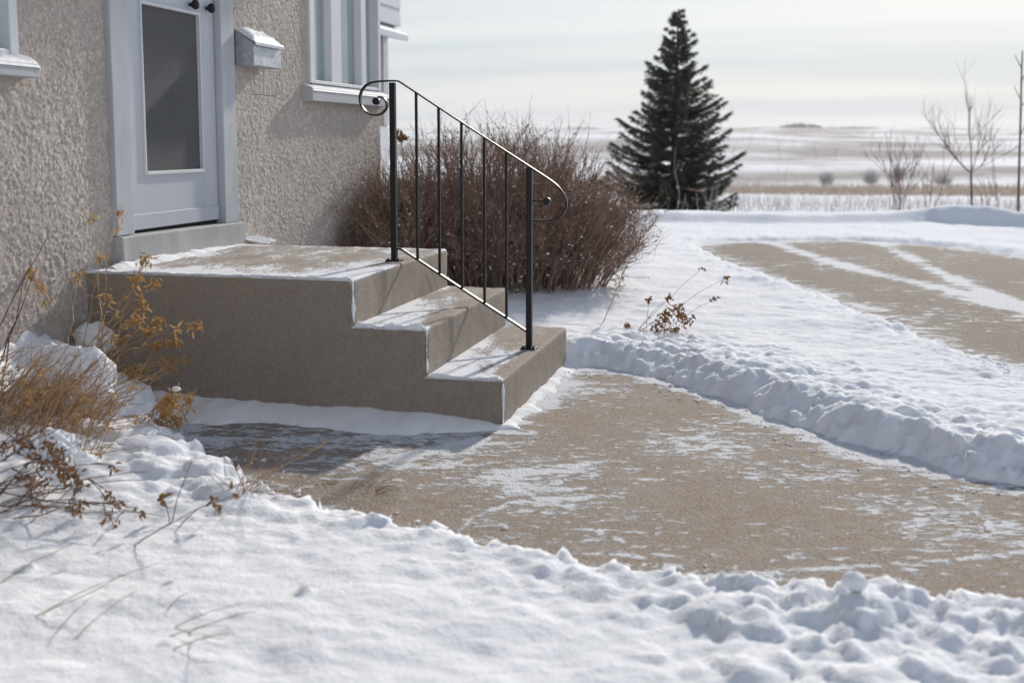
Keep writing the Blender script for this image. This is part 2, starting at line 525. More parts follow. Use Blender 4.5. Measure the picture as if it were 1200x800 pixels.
M = dict(
    snow=m_snow('snow'), ground=m_snow('snow_ground', True),
    walk=m_walk('walkway_concrete'), drive=m_walk('driveway_concrete', 0.45, 0.70, 0.15),
    stoop=m_stoop(), stucco=m_stucco(),
    trim=m_paint('trim_paint', (0.57, 0.585, 0.61), 0.55, 0.8), door=m_paint('door_paint', (0.56, 0.585, 0.63), 0.35, 0.14),
    sill=m_paint('sill_paint', (0.50, 0.51, 0.52), 0.6, 0.5), white=m_paint('white_paint', (0.72, 0.73, 0.74), 0.45, 0.2),
    thresh=m_paint('threshold_paint', (0.47, 0.47, 0.46), 0.75, 1.0), siding=m_paint('siding_paint', (0.60, 0.62, 0.65), 0.5, 0.15),
    frost=m_plain('old_frost', (0.55, 0.565, 0.59), (0.74, 0.755, 0.78), 30, 0.6, 0.3, 0.0, 0.004),
    iron=m_iron(), galv=m_galv(), glass=m_glass('window_glass'), screen=m_screen(),
    dark=m_plain('shade_dark', (0.02, 0.02, 0.022), (0.035, 0.035, 0.037)),  # near black stands in for shade in the unbuilt room and door gap
    curtain=m_plain('curtain_cloth', (0.78, 0.79, 0.79), (0.86, 0.86, 0.85), 6, 0.9),
    roof=m_plain('roof_shingle', (0.10, 0.09, 0.085), (0.16, 0.15, 0.14), 30, 0.9),
    twig=m_plain('bush_twig', (0.20, 0.122, 0.085), (0.40, 0.275, 0.21), 9, 0.55, 0.4),
    budleaf=m_plain('bush_leaf', (0.20, 0.12, 0.085), (0.38, 0.255, 0.195), 14, 0.55, 0.4, 0.15),
    stem=m_plain('dry_stem', (0.30, 0.185, 0.10), (0.46, 0.31, 0.18), 14, 0.6, 0.3),
    stemdark=m_plain('dark_stem', (0.12, 0.070, 0.055), (0.22, 0.14, 0.105), 14, 0.6, 0.3),
    leafgold=m_plain('golden_leaf', (0.42, 0.25, 0.10), (0.60, 0.40, 0.19), 25, 0.7, 0.2, 0.42),
    leafbrown=m_plain('brown_leaf', (0.19, 0.105, 0.05), (0.33, 0.20, 0.10), 25, 0.7, 0.2, 0.25),
    needle=m_plain('spruce_needle', (0.052, 0.059, 0.042), (0.11, 0.115, 0.082), 3, 0.55, 0.3, 0.1),
    bark=m_plain('bark', (0.09, 0.070, 0.058), (0.17, 0.135, 0.115), 12, 0.9, 0.2, 0.0, 0.01),
    reed=m_plain('dry_grass', (0.36, 0.28, 0.215), (0.50, 0.41, 0.33), 0.4, 0.8, 0.2, 0.2),
    fartree=m_plain('far_twigs', (0.44, 0.40, 0.39), (0.54, 0.50, 0.49), 0.3, 0.9, 0.1),  # pale tone puts haze over backlit twigs into the colour
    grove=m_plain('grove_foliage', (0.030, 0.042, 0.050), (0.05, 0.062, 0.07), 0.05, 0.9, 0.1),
)

# ------------------------------------------------------------------ ground with its snow
XW = -2.97                                     # stucco wall plane
SY0, SY1 = 4.33, 5.65                          # stoop sides
SX1, SX2, SX3 = -1.735, -1.418, -1.10          # riser planes
SZ = (0.193, 0.386, 0.58)

near_edge = [onz(x, y, 0.055)[:2] for x, y in
             [(195, 500), (232, 530), (300, 566), (400, 596), (520, 622), (640, 652), (760, 672), (900, 688), (1000, 694), (1200, 706), (1420, 720)]]
far_edge = [onz(x, y, 0.0)[:2] for x, y in
            [(1420, 628), (1200, 575), (1080, 549), (1000, 529), (940, 508), (870, 481), (800, 456), (740, 438), (700, 432), (664, 431)]]
walk_poly = [tuple(p) for p in near_edge] + [tuple(p) for p in far_edge] + [(-1.12, 5.5), (-1.6, 5.0), (-2.9, 4.9), (-2.9, 4.18), (-2.45, 4.05)]
dr_near = [onz(x, y, 0.02)[:2] for x, y in [(832, 285), (846, 297), (880, 313), (940, 335), (1000, 354), (1060, 378), (1120, 402), (1200, 431), (1420, 520)]]
dr_far = [onz(x, y, 0.02)[:2] for x, y in [(1800, 330), (1420, 315), (1200, 300), (1100, 287), (1000, 281), (900, 281), (850, 282)]]
drive_poly = [tuple(p) for p in dr_near] + [tuple(p) for p in dr_far]
berm_line = [tuple(onz(x, 263, 0.0)[:2]) for x in (-400, 300, 700, 800, 900, 1000)] + [tuple(onz(1090, 262)[:2]), tuple(onz(1200, 268)[:2]), tuple(onz(1500, 275)[:2]), tuple(onz(2600, 280)[:2])]

TD = np.array([-1e5, 0, 17, 22, 30, 45, 80, 150, 250, 400, 700, 1000, 1500, 2500, 3200, 1e5])
TZ = np.array([0, 0, 0, -0.28, -0.78, -1.55, -3.06, -5.2, -6.4, -6.4, -4.1, 1.1, 9.6, 26.5, 33, 33])
def terrain(x, y):
    z = np.interp(y, TD, TZ)
    far = smooth(60, 400, y)
    return z + far * (5.0 * fbm(x / 230 + y / 900, y / 420, 3, 5) + 0.6 * fbm(x / 60, y / 80, 3, 9)) + smooth(20, 60, y) * 0.12 * fbm(x / 6, y / 9, 3, 4)

def axis(lo, hi, step, gl, gr, lo_end, hi_end):
    a = list(np.arange(lo, hi, step))
    s = step
    x = a[-1]; r = []
    while x < hi_end: s *= gr; x += s; r.append(x)
    s = step; x = a[0]; l = []
    while x > lo_end: s *= gl; x -= s; l.append(x)
    return np.array(l[::-1] + a + r)
gx = axis(-3.15, 1.35, 0.014, 1.07, 1.022, -5000, 6000)
gy = axis(1.55, 6.1, 0.014, 1.09, 1.0125, -4000, 24)
s_, y_, ext = gy[-1] - gy[-2], gy[-1], []
while y_ < 6500: s_ *= 1.045; y_ += s_; ext.append(y_)
gy = np.concatenate([gy, ext])
GX, GY = np.meshgrid(gx, gy, indexing='ij')
H = terrain(GX, GY)
near = (GX > -12) & (GX < 40) & (GY > -6) & (GY < 40)
ix = np.where((gx > -12) & (gx < 40))[0]; iy = np.where((gy > -6) & (gy < 40))[0]
sl = np.s_[ix[0]:ix[-1] + 1, iy[0]:iy[-1] + 1]
X, Y = GX[sl], GY[sl]
wob = 0.035 * fbm(X * 5, Y * 5, 3, 21) + 0.014 * fbm(X * 22, Y * 22, 3, 22)
sdw = poly_sd(X, Y, walk_poly) + wob
sdw = sdw + 0.07 * fbm(X * 3.1, Y * 3.1, 3, 25) * smooth(3.6, 4.4, Y + 0.9 * np.clip(X, 0, 3)) * smooth(-1.0, -0.6, X)
sdd = poly_sd(X, Y, drive_poly) + wob * 1.6
cedge = 0.06 * (clods(X, Y, 8.5, 111) - 0.25) + 0.045 * (clods(X, Y, 20.0, 112) - 0.25) + 0.02 * fbm(X * 40, Y * 40, 2, 113)
sdw = np.where(inside_steps := ((X < -1.05) & (Y > 3.9)), sdw, sdw + cedge * (1 - 0.6 * smooth(3.5, 4.4, Y + 0.9 * np.clip(X, 0, 3))))
sdd = sdd + cedge
S = np.full(X.shape, 0.105)
S -= 0.022 * smooth(3.4, 5.0, Y + 0.9 * np.clip(X, 0, 3)) * smooth(-1.6, -0.6, X)          # strip between walk and drive
S += 0.020 * fbm(X * 1.3, Y * 1.3, 4, 3) + 0.008 * fbm(X * 6, Y * 6, 4, 8)
ripple = 0.006 * fbm(X * 9 + Y * 3, Y * 22, 3, 31)
S += ripple
# snow heaped in the bed along the wall, left of the steps
S += 0.22 * np.exp(-np.clip(X - XW, 0, 9) / 0.22) * smooth(4.45, 4.0, Y) + 0.10 * smooth(-1.75, -2.5, X) * smooth(4.4, 3.9, Y) * smooth(2.2, 3.0, Y)
bank = 0.028 * np.exp(-((sdw - 0.17) / 0.13) ** 2) * (1 + 0.8 * fbm(X * 3, Y * 3, 3, 12))
fbank = 0.04 * np.exp(-((sdw - 0.30) / 0.22) ** 2) * smooth(3.5, 4.6, Y + 0.9 * np.clip(X, 0, 3)) * smooth(-1.3, -0.8, X) * (1 + 0.6 * fbm(X * 2.2, Y * 2.2, 3, 14))
farside = smooth(3.5, 4.4, Y + 0.9 * np.clip(X, 0, 3)) * smooth(-1.3, -0.9, X)
hw = -0.05 + (S + bank + fbank + 0.05) * (smooth(-0.02, 0.11, sdw) * (1 - farside) + smooth(-0.05, 0.44, sdw) ** 0.8 * farside)
hd = -0.05 + (S * 0.75 + 0.05) * smooth(-0.05, 0.30, sdd)
Hn = np.minimum(hw, hd)
dbm = seg_dist(X, Y, berm_line)
road = smooth(1.0, 2.4, np.abs(dbm) * 0 + (seg_dist(X, Y, berm_line)))
mound = tuple(onz(1130, 258)[:2])
Hn = np.where(Hn > 0, Hn * (1 - 0.5 * smooth(9.5, 12, Y)), Hn)
bl_ = np.array(berm_line); byc = Y - np.interp(X, bl_[:, 0], bl_[:, 1]) + 0.06 * fbm(X * 1.1, Y * 0.3, 3, 41)
Hn += (0.105 + 0.02 * fbm(X * 0.7, Y * 0.5, 3, 40)) * smooth(-0.26, 0.04, byc) * (1 - 0.8 * smooth(0.3, 2.2, byc))
Hn += 0.13 * np.exp(-((X - mound[0]) ** 2 / 0.5)) * smooth(-0.42, 0.15, byc) * (1 - smooth(0.3, 1.6, byc))
# drift along the foot of the steps' shaded side and along the front
dz = np.interp(X, [-3.0, -2.75, -2.4, -2.0, -1.6, -1.2, -1.05], [0.16, 0.09, 0.062, 0.05, 0.055, 0.038, 0.0])
dw = np.interp(X, [-3.0, -2.5, -1.9, -1.4, -1.08], [0.34, 0.27, 0.22, 0.19, 0.10])
t = np.clip((SY0 - Y) / (dw * (1 + 0.5 * fbm(X * 7, Y * 3, 3, 50))), 0, 1)
drift = dz * (1 + 0.30 * fbm(X * 9, Y * 4, 3, 51)) * (1 - t ** 1.6) ** 0.8 - 0.012
inside = (Y < SY0 + 0.05) & (Y > SY0 - 0.6) & (X < -1.06)
Hn = np.where(inside, np.maximum(Hn, np.where(t < 1, drift, -0.05)), Hn)
fz = 0.024 * (0.5 + 0.8 * np.clip(fbm(X * 5, Y * 9, 4, 53) + 0.35, 0, 1))
t2 = np.clip((X - SX3) / (0.085 * (1 + 0.9 * fbm(X * 3, Y * 8, 3, 54))), 0, 1)
front = fz * (1 - t2 ** 1.3) - 0.006
Hn = np.where((X > SX3 - 0.05) & (X < SX3 + 0.25) & (Y > SY0 - 0.03) & (Y < SY1), np.maximum(Hn, np.where(t2 < 1, front, -0.05)), Hn)
# open trough behind the bush's foot and hollow under the plants
Hn += 0.02 * fbm(X * 2.4, Y * 2.4, 3, 61) * smooth(0.1, 0.4, sdw) * smooth(5.2, 6.5, Y)
yard_h = Hn

gxn, gyn = X[:, 0], Y[0, :]
def lump(cx, cy, r, k=0.7, sink=0.25, ang=0.0, asp=1.0):
    i0, i1 = np.searchsorted(gxn, [cx - r * 1.4, cx + r * 1.4]); j0, j1 = np.searchsorted(gyn, [cy - r * 1.4, cy + r * 1.4])
    if i1 - i0 < 2 or j1 - j0 < 2: return
    ic = min(np.searchsorted(gxn, cx), len(gxn) - 1); jc = min(np.searchsorted(gyn, cy), len(gyn) - 1)
    base = max(yard_h[ic, jc], -0.002)
    x = X[i0:i1, j0:j1] - cx; y = Y[i0:i1, j0:j1] - cy
    u = x * math.cos(ang) + y * math.sin(ang); v = (-x * math.sin(ang) + y * math.cos(ang)) * asp
    a = np.arctan2(v, u)
    d = np.hypot(u, v) / r * (1 + 0.13 * np.sin(3 * a + cx * 90) + 0.09 * np.sin(5 * a + cy * 70))
    z = base - sink * r + k * r * np.clip(1 - d ** 2, 0, 1) ** 0.6 * 1.25
    z = np.where(d < 1, z, -9)
    yard_h[i0:i1, j0:j1] = np.maximum(yard_h[i0:i1, j0:j1], z)

def along(line, n, off_lo, off_hi, side):
    P = np.asarray(line); seg = np.linalg.norm(np.diff(P, axis=0), axis=1); cum = np.concatenate([[0], np.cumsum(seg)])
    o = []
    for _ in range(n):
        s = rng.uniform(0, cum[-1]); i = min(np.searchsorted(cum, s) - 1, len(seg) - 1); i = max(i, 0)
        f = (s - cum[i]) / seg[i]; p = P[i] + (P[i+1] - P[i]) * f; tdir = (P[i+1] - P[i]) / seg[i]
        nrm = np.array([tdir[1], -tdir[0]]) * side
        o.append(p + nrm * rng.uniform(off_lo, off_hi))
    return o
calm = yard_h.copy()
edge_n = smooth(0.0, 0.07, sdw) * smooth(0.42, 0.16, sdw) * (1 - farside) * smooth(7, 6, Y)
edge_f = smooth(0.0, 0.10, sdw) * smooth(1.1, 0.35, sdw) * farside
trod = smooth(0.05, 0.2, sdw) * smooth(-0.55, 0.25, X + 0.25 * fbm(X * 2, Y * 2, 2, 19)) * smooth(3.1, 2.75, Y)
drv = smooth(0.0, 0.1, sdd) * smooth(0.7, 0.2, sdd)
left = smooth(0.03, 0.15, sdw) * smooth(-1.3, -1.8, X) * smooth(2.7, 3.0, Y) * smooth(4.3, 4.0, Y)
c1, c2, c3 = clods(X, Y, 8.0, 101), clods(X, Y, 17.0, 102), clods(X, Y, 38.0, 103)
vary = 0.35 + 1.1 * np.clip(fbm(X * 2.3, Y * 2.3, 2, 119) + 0.25, 0, 1)
yard_h += edge_n * vary * (0.040 * c1 + 0.024 * c2 + 0.010 * c3)
yard_h += edge_f * (1 + 0.9 * smooth(0.5, 0.2, sdw)) * (0.030 * clods(X, Y, 5.0, 104) + 0.026 * c1 + 0.022 * c2 + 0.011 * c3)
yard_h += trod * (0.045 * c1 + 0.026 * c2 + 0.010 * c3)
yard_h += drv * (0.018 * c1 + 0.010 * c2) + left * (0.05 * c1 + 0.02 * c2 + 0.008 * c3)
flat = smooth(0.2, 0.5, sdw) * (1 - np.clip(trod + left, 0, 1))
yard_h += flat * (0.010 * clods(X, Y, 4.5, 107) + 0.004 * c2 * (c1 > 0.35))
for _ in range(70):
    lump(rng.uniform(-1.9, 0.0), rng.uniform(1.7, 3.0), abs(rng.normal(0, 0.007)) + 0.007, 0.7, 0.2)
# plants' snow humps on the ground, left
for px, py, Yp, r, k in [(180, 540, 3.3, 0.09, 0.5),
                         (250, 572, 3.25, 0.08, 0.4)]:
    q = ony(px, py, Yp); lump(q[0], Yp, r, k, 0.2)
dlt = yard_h - calm
yard_h = np.where(dlt > 0, calm + 0.07 * np.tanh(dlt / 0.07), yard_h)
rough = 0.011 * fbm(X * 30, Y * 30, 4, 91, 0.6) * smooth(0.0, 0.08, sdw) * (0.35 + 0.65 * smooth(0.6, 0.1, np.minimum(sdw, sdd)) + 0.5 * smooth(-0.3, 0.4, X) * smooth(3.0, 2.5, Y))
yard_h += rough
# snow lying under the house and the steps stays below them
yard_h[(X < XW - 0.05) & (Y < 8)] = -0.05
yard_h[(X < SX3 - 0.04) & (Y > SY0 + 0.04) & (Y < SY1 - 0.04)] = -0.08
blend = smooth(40, 34, X) * smooth(-12, -9, X) * smooth(-6, -4, Y) * smooth(40, 30, Y)
H[sl] = H[sl] + (yard_h - 0.0) * blend + 0.11 * (1 - blend)
H[~near] += 0.11
# stubble showing through on the far slopes
d_ = GY
band = lambda c, w, a: a * np.exp(-((d_ - c) / w) ** 2)
patch_ = fbm(GX / 95 + GY / 300, GY / 150, 4, 201, 0.6); patch2 = fbm(GX / 300, GY / 420, 3, 205)
st = smooth(170, 320, d_) * np.clip(0.46 + 1.3 * patch_ + 0.35 * patch2, 0.05, 1.15)
st = st + band(245 + np.clip(GX - 20, -60, 300) * 1.0 + 40 * patch2, 40, 0.75) + band(900 + 200 * patch2, 70, 0.25) + band(1750 + 250 * patch2, 90, 0.35) + band(2350, 90, 0.3)
st = st + band(146, 22, 0.25) + 0.20 * smooth(26, 60, d_) * smooth(140, 90, d_)
n1, n2 = GX.shape
idx = np.arange(n1 * n2).reshape(n1, n2)
Q = np.stack([idx[:-1, :-1], idx[1:, :-1], idx[1:, 1:], idx[:-1, 1:]], -1).reshape(-1, 4)
g = MB().add(np.stack([GX, GY, H], -1).reshape(-1, 3), Q).build('snow_ground', M['ground'], smooth=True)
attr(g, 'stubble', st.ravel())
tag(g, 'snow covered yard and rolling fields reaching the horizon', 'snow', kind='structure')

def ground_z(x, y):
    i = min(max(np.searchsorted(gx, x), 1), n1 - 1); j = min(max(np.searchsorted(gy, y), 1), n2 - 1)
    fx = (x - gx[i-1]) / (gx[i] - gx[i-1]); fy = (y - gy[j-1]) / (gy[j] - gy[j-1])
    return float((H[i-1, j-1] * (1-fx) + H[i, j-1] * fx) * (1-fy) + (H[i-1, j] * (1-fx) + H[i, j] * fx) * fy)
def touch(x, y, lift=0.0):
    """where the ray of a pixel first meets the ground"""
    d = ray(x, y); s = 1.2
    while s < 4000:
        p = CO + d * s
        if p[2] < ground_z(p[0], p[1]): break
        s *= 1.004
    p[2] += lift
    return p

def sheet(name, x0, x1, y0, y1, step, z, mat, snowf, label, poly):
    xs = np.arange(x0, x1 + step, step); ys = np.arange(y0, y1 + step, step)
    A, B = np.meshgrid(xs, ys, indexing='ij')
    Z = z + 0.0015 * fbm(A * 3, B * 3, 3, 2)
    i = np.arange(A.size).reshape(A.shape)
    Q = np.stack([i[:-1, :-1], i[1:, :-1], i[1:, 1:], i[:-1, 1:]], -1)
    Q = Q[poly_sd(A, B, poly)[:-1, :-1] < 0.35]
    o = MB().add(np.stack([A, B, Z], -1).reshape(-1, 3), Q).build(name, mat, smooth=True)
    attr(o, 'snow', snowf(A, B).ravel())
    return tag(o, label, 'pavement', kind='structure')

def pl(pts, z=0.0): return [tuple(onz(x, y, z)[:2]) for x, y in pts]
line1 = pl([(700, 682), (760, 678), (860, 672), (960, 667), (1060, 660), (1150, 652), (1250, 640)])
line2 = pl([(1118, 582), (1140, 596), (1158, 612), (1164, 630)])
line3 = pl([(530, 628), (555, 606), (600, 588)])
def walk_snow(A, B):
    s = 0.30 * smooth(-0.16, 0.02, poly_sd(A, B, walk_poly))
    s += 0.30 * np.exp(-(np.clip(A - SX3, 0, 9) / 0.14) ** 2) * (B > SY0 - 0.1) * (B < SY1)
    s += 0.16 * np.exp(-((A + 0.95) ** 2 + (B - 3.75) ** 2) / 0.16)
    s += 0.24 * np.exp(-(seg_dist(A, B, line1) / 0.011) ** 2) + 0.20 * np.exp(-(seg_dist(A, B, line2) / 0.010) ** 2) + 0.2 * np.exp(-(seg_dist(A, B, line3) / 0.012) ** 2)
    s += 0.12 * np.exp(-((B - 4.0) / 0.25) ** 2) * (A < -1.1)
    return s - 0.02
sheet('walkway', -3.1, 2.2, 1.9, 6.0, 0.02, 0.0, M['walk'], walk_snow, 'tan concrete walkway dusted with wind streaked snow', walk_poly)
tr_a = pl([(885, 280), (915, 288), (965, 305), (1040, 325), (1100, 338), (1200, 364), (1400, 415)])
tr_b = pl([(1020, 281), (1045, 292), (1080, 310), (1130, 333), (1200, 357), (1400, 405)])
tr_c = pl([(1050, 340), (1120, 350), (1220, 372)])
def drive_snow(A, B):
    s = 0.35 * smooth(-0.35, 0.05, poly_sd(A, B, drive_poly))
    w = 0.15 + 0.06 * fbm(A * 2, B * 2, 3, 6)
    s += 0.46 * np.exp(-(seg_dist(A, B, tr_a) / w) ** 2) + 0.46 * np.exp(-(seg_dist(A, B, tr_b) / w) ** 2) + 0.16 * np.exp(-(seg_dist(A, B, tr_c) / 0.08) ** 2)
    return s - 0.21
sheet('driveway', -1.2, 16, 3.5, 16.5, 0.06, 0.004, M['drive'], drive_snow, 'grey brown driveway with snowy wheel tracks curving past the yard', drive_poly)

# crumbs of snow scattered over the cleared walk
cb = MB()
ico = bmesh.new(); bmesh.ops.create_icosphere(ico, subdivisions=1, radius=1)
IV = np.array([v.co[:] for v in ico.verts]); IT = np.array([[v.index for v in f.verts] for f in ico.faces]); ico.free()
crumbs = along(near_edge, 200, -0.25, 0.0, 1) + along(far_edge, 160, -0.2, 0.02, 1) 
for p in crumbs:
    r = abs(rng.normal(0, 0.003)) + 0.0015
    cb.add(IV * r * rng.uniform(0.6, 1.3, (12, 1)) * [1.2, 1.2, 0.7] + [p[0], p[1], max(ground_z(*p), 0) + r * 0.4], T=IT)
tag(cb.build('snow_crumbs', M['snow'], smooth=True), 'small crumbs of snow scattered over the cleared walkway', 'snow', kind='stuff')

# ------------------------------------------------------------------ house
house = thing('house', 'stuccoed house with pale storm door and windows beside the steps', 'house', (0, 0, 0))
DY0, DY1 = 4.545, 5.70       # door opening incl. casings
WY0, WY1, WZ0, WZ1 = 6.72, 7.985, 1.50, 2.75
LY0, LY1, LZ0, LZ1 = 2.55, 3.93, 1.47, 2.7
# near stucco: flakes as real relief
wy = np.arange(2.6, 8.0101, 0.0062); wz = np.arange(-0.12, 2.3, 0.0062)
A, B = np.meshgrid(wy, wz, indexing='ij')
D = 0.002 * fbm(A * 14, B * 14, 3, 71)
TN = np.full(A.shape, 0.25)
NFL = 62000
fy_, fz_ = rng.uniform(2.6, 8.0, NFL), rng.uniform(-0.12, 2.3, NFL)
keep = ~((fy_ > DY0) & (fy_ < DY1) & (fz_ > 0.58))
fy_, fz_ = fy_[keep], fz_[keep]
for cy, cz in zip(fy_, fz_):
    a, b = rng.uniform(0.006, 0.015), rng.uniform(0.004, 0.008)
    if rng.random() < 0.012: a *= 2.0; b *= 2.6
    th = rng.uniform(0, 3.14)
    i0, i1 = np.searchsorted(wy, [cy - a, cy + a]); j0, j1 = np.searchsorted(wz, [cz - a, cz + a])
    if i1 <= i0 or j1 <= j0: continue
    yy = A[i0:i1, j0:j1] - cy; zz = B[i0:i1, j0:j1] - cz
    u = (yy * math.cos(th) + zz * math.sin(th)) / a; v = (-yy * math.sin(th) + zz * math.cos(th)) / b
    e = u * u + v * v
    h = np.where(e < 1, 0.55 * rng.uniform(0.002, 0.007) + 0.0018 * (u * rng.uniform(-1, 1) + v * rng.uniform(-1, 1)) - 0.002 * e, -1)
    up_ = h > D[i0:i1, j0:j1]
    TN[i0:i1, j0:j1] = np.where(up_, rng.beta(1.3, 1.6) * (1 - 0.35 * e), TN[i0:i1, j0:j1])
    D[i0:i1, j0:j1] = np.maximum(D[i0:i1, j0:j1], h)
i = np.arange(A.size).reshape(A.shape)
Qw = np.stack([i[:-1, :-1], i[1:, :-1], i[1:, 1:], i[:-1, 1:]], -1)
cy, cz = (A[:-1, :-1] + 0.004), (B[:-1, :-1] + 0.004)
hole = ((cy > DY0 + 0.02) & (cy < DY1 - 0.02) & (cz > 0.50)) | ((cy > WY0 + 0.02) & (cy < WY1 - 0.02) & (cz > WZ0 - 0.03)) | ((cy < LY1 - 0.02) & (cz > LZ0 - 0.03))
wb = MB().add(np.stack([XW + D, A, B], -1).reshape(-1, 3), Qw[~hole])
wall = wb.build('wall', M['stucco'], house, smooth=True)
attr(wall, 'tone', TN.ravel())
# the rest of the walls (plain) round the relief panel
o = MB()
o.box((XW - 0.20, -3.0, -0.3), (XW + 0.003, 2.602, 3.2))
o.box((XW - 0.20, 2.602, 2.296), (XW + 0.003, WY0 + 0.02, 3.2)); o.box((XW - 0.20, WY0 + 0.02, WZ1), (XW + 0.003, 8.008, 3.2))
o.box((-10, 7.992, -0.3), (XW - 0.002, 8.006, 3.2)); o.box((-10, -3.2, -0.3), (XW - 0.2, -3.002, 3.2)); o.box((-10.2, -3.2, -0.3), (-10.001, 8.2, 3.2))
o.build('outer_wall', M['stucco'], house)
MB().box((-9.9, -2.9, -0.2), (XW - 0.35, 7.9, 3.0)).build('interior_shade', M['dark'], house)  # solid dark box, its colour standing in for the unlit room
rf = MB()
for s in (0,):
    V = [(-2.45, -3.7, 3.18), (-2.45, 8.6, 3.18), (-6.6, 8.6, 5.3), (-6.6, -3.7, 5.3), (-10.75, 8.6, 3.18), (-10.75, -3.7, 3.18)]
    V += [(a, b, c + 0.14) for a, b, c in V]
    rf.add(V, [(0, 1, 2, 3), (3, 2, 4, 5), (6, 9, 8, 7), (9, 11, 10, 8), (0, 6, 7, 1), (5, 4, 10, 11), (1, 7, 8, 2), (2, 8, 10, 4), (3, 9, 6, 0), (5, 11, 9, 3)])
rf.build('roof', M['roof'], house)

# storm door, frame, threshold
fx0 = XW - 0.10
fr = MB().box((fx0, 4.54, 0.712), (XW + 0.028, 4.676, 2.75)).box((fx0, 5.552, 0.70), (XW + 0.028, 5.70, 2.75)).box((fx0, 4.676, 2.64), (XW + 0.026, 5.552, 2.752))
fr.build('door_frame', M['trim'], house, bevel=0.004)
th = MB()
V = [(XW - 0.1, 4.53, 0.582), (XW + 0.062, 4.53, 0.582), (XW + 0.062, 5.712, 0.582), (XW - 0.1, 5.712, 0.582),
     (XW - 0.1, 4.53, 0.711), (XW + 0.056, 4.53, 0.709), (XW + 0.056, 5.712, 0.698), (XW - 0.1, 5.712, 0.699)]
th.add(V, [(0,3,2,1),(4,5,6,7),(0,1,5,4),(1,2,6,5),(2,3,7,6),(3,0,4,7)])
th.build('threshold', M['thresh'], house, bevel=0.006)
door_x = XW - 0.012
dm = MB()
dm.box((door_x - 0.035, 4.682, 0.722), (door_x, 4.845, 2.63)).box((door_x - 0.035, 5.388, 0.722), (door_x, 5.546, 2.63))
dm.box((door_x - 0.035, 4.845, 0.722), (door_x - 0.0015, 5.388, 0.985)).box((door_x - 0.035, 4.845, 1.785), (door_x - 0.0015, 5.388, 1.95)).box((door_x - 0.035, 4.845, 2.50), (door_x - 0.0015, 5.388, 2.63))
door = dm.build('door', M['door'], house, bevel=0.003)
MB().box((door_x - 0.012, 4.84, 0.98), (door_x - 0.010, 5.392, 1.79)).build('screen', M['screen'], door)
MB().box((door_x - 0.026, 4.842, 0.982), (door_x - 0.022, 5.39, 1.788)).build('pane', M['glass'], door)
MB().box((door_x - 0.026, 4.84, 1.945), (door_x - 0.022, 5.392, 2.505)).build('upper_pane', M['screen'], door)
bd = MB()
bd.box((door_x - 0.012, 4.838, 0.978), (door_x + 0.010, 4.850, 1.792)).box((door_x - 0.012, 5.383, 0.978), (door_x + 0.010, 5.395, 1.792))
bd.box((door_x - 0.012, 4.850, 0.978), (door_x + 0.013, 5.383, 0.995)).box((door_x - 0.012, 4.850, 1.776), (door_x + 0.010, 5.383, 1.792))
bd.build('glazing_bead', M['white'], door, bevel=0.002)
MB().box((door_x - 0.002, 4.686, 0.724), (door_x + 0.006, 5.542, 0.795)).build('kick_rail', M['door'], door, bevel=0.002)
hg = MB()
for kz in range(7):
    z0 = 0.945 + kz * 0.0195
    hg.add(*disc((door_x + 0.006, 4.681, z0 + 0.0085), 0.006, 0.016, 'z', 10))
hg.build('hinge', M['galv'], door)
for yy in (5.31, 5.475):
    kb = MB()
    ang = np.linspace(0, np.pi, 9)
    prof = [(0.0, 0.010), (0.012, 0.010), (0.018, 0.020), (0.030, 0.026), (0.042, 0.022), (0.048, 0.010), (0.05, 0.001)]
    n = 16
    V = [(door_x + d, yy + r * math.cos(a), 1.822 + r * math.sin(a)) for d, r in prof for a in np.arange(n) * 2 * np.pi / n]
    Qk = [(r_ * n + i_, r_ * n + (i_ + 1) % n, (r_ + 1) * n + (i_ + 1) % n, (r_ + 1) * n + i_) for r_ in range(len(prof) - 1) for i_ in range(n)]
    kb.add(V, Qk)
    kb.build('knob', M['iron'], door, smooth=True)
# dark strip painted in as the shade of the gap under the door
MB().box((door_x - 0.03, 4.685, 0.69), (door_x - 0.012, 5.543, 0.7215)).build('door_gap_shade', M['dark'], house)

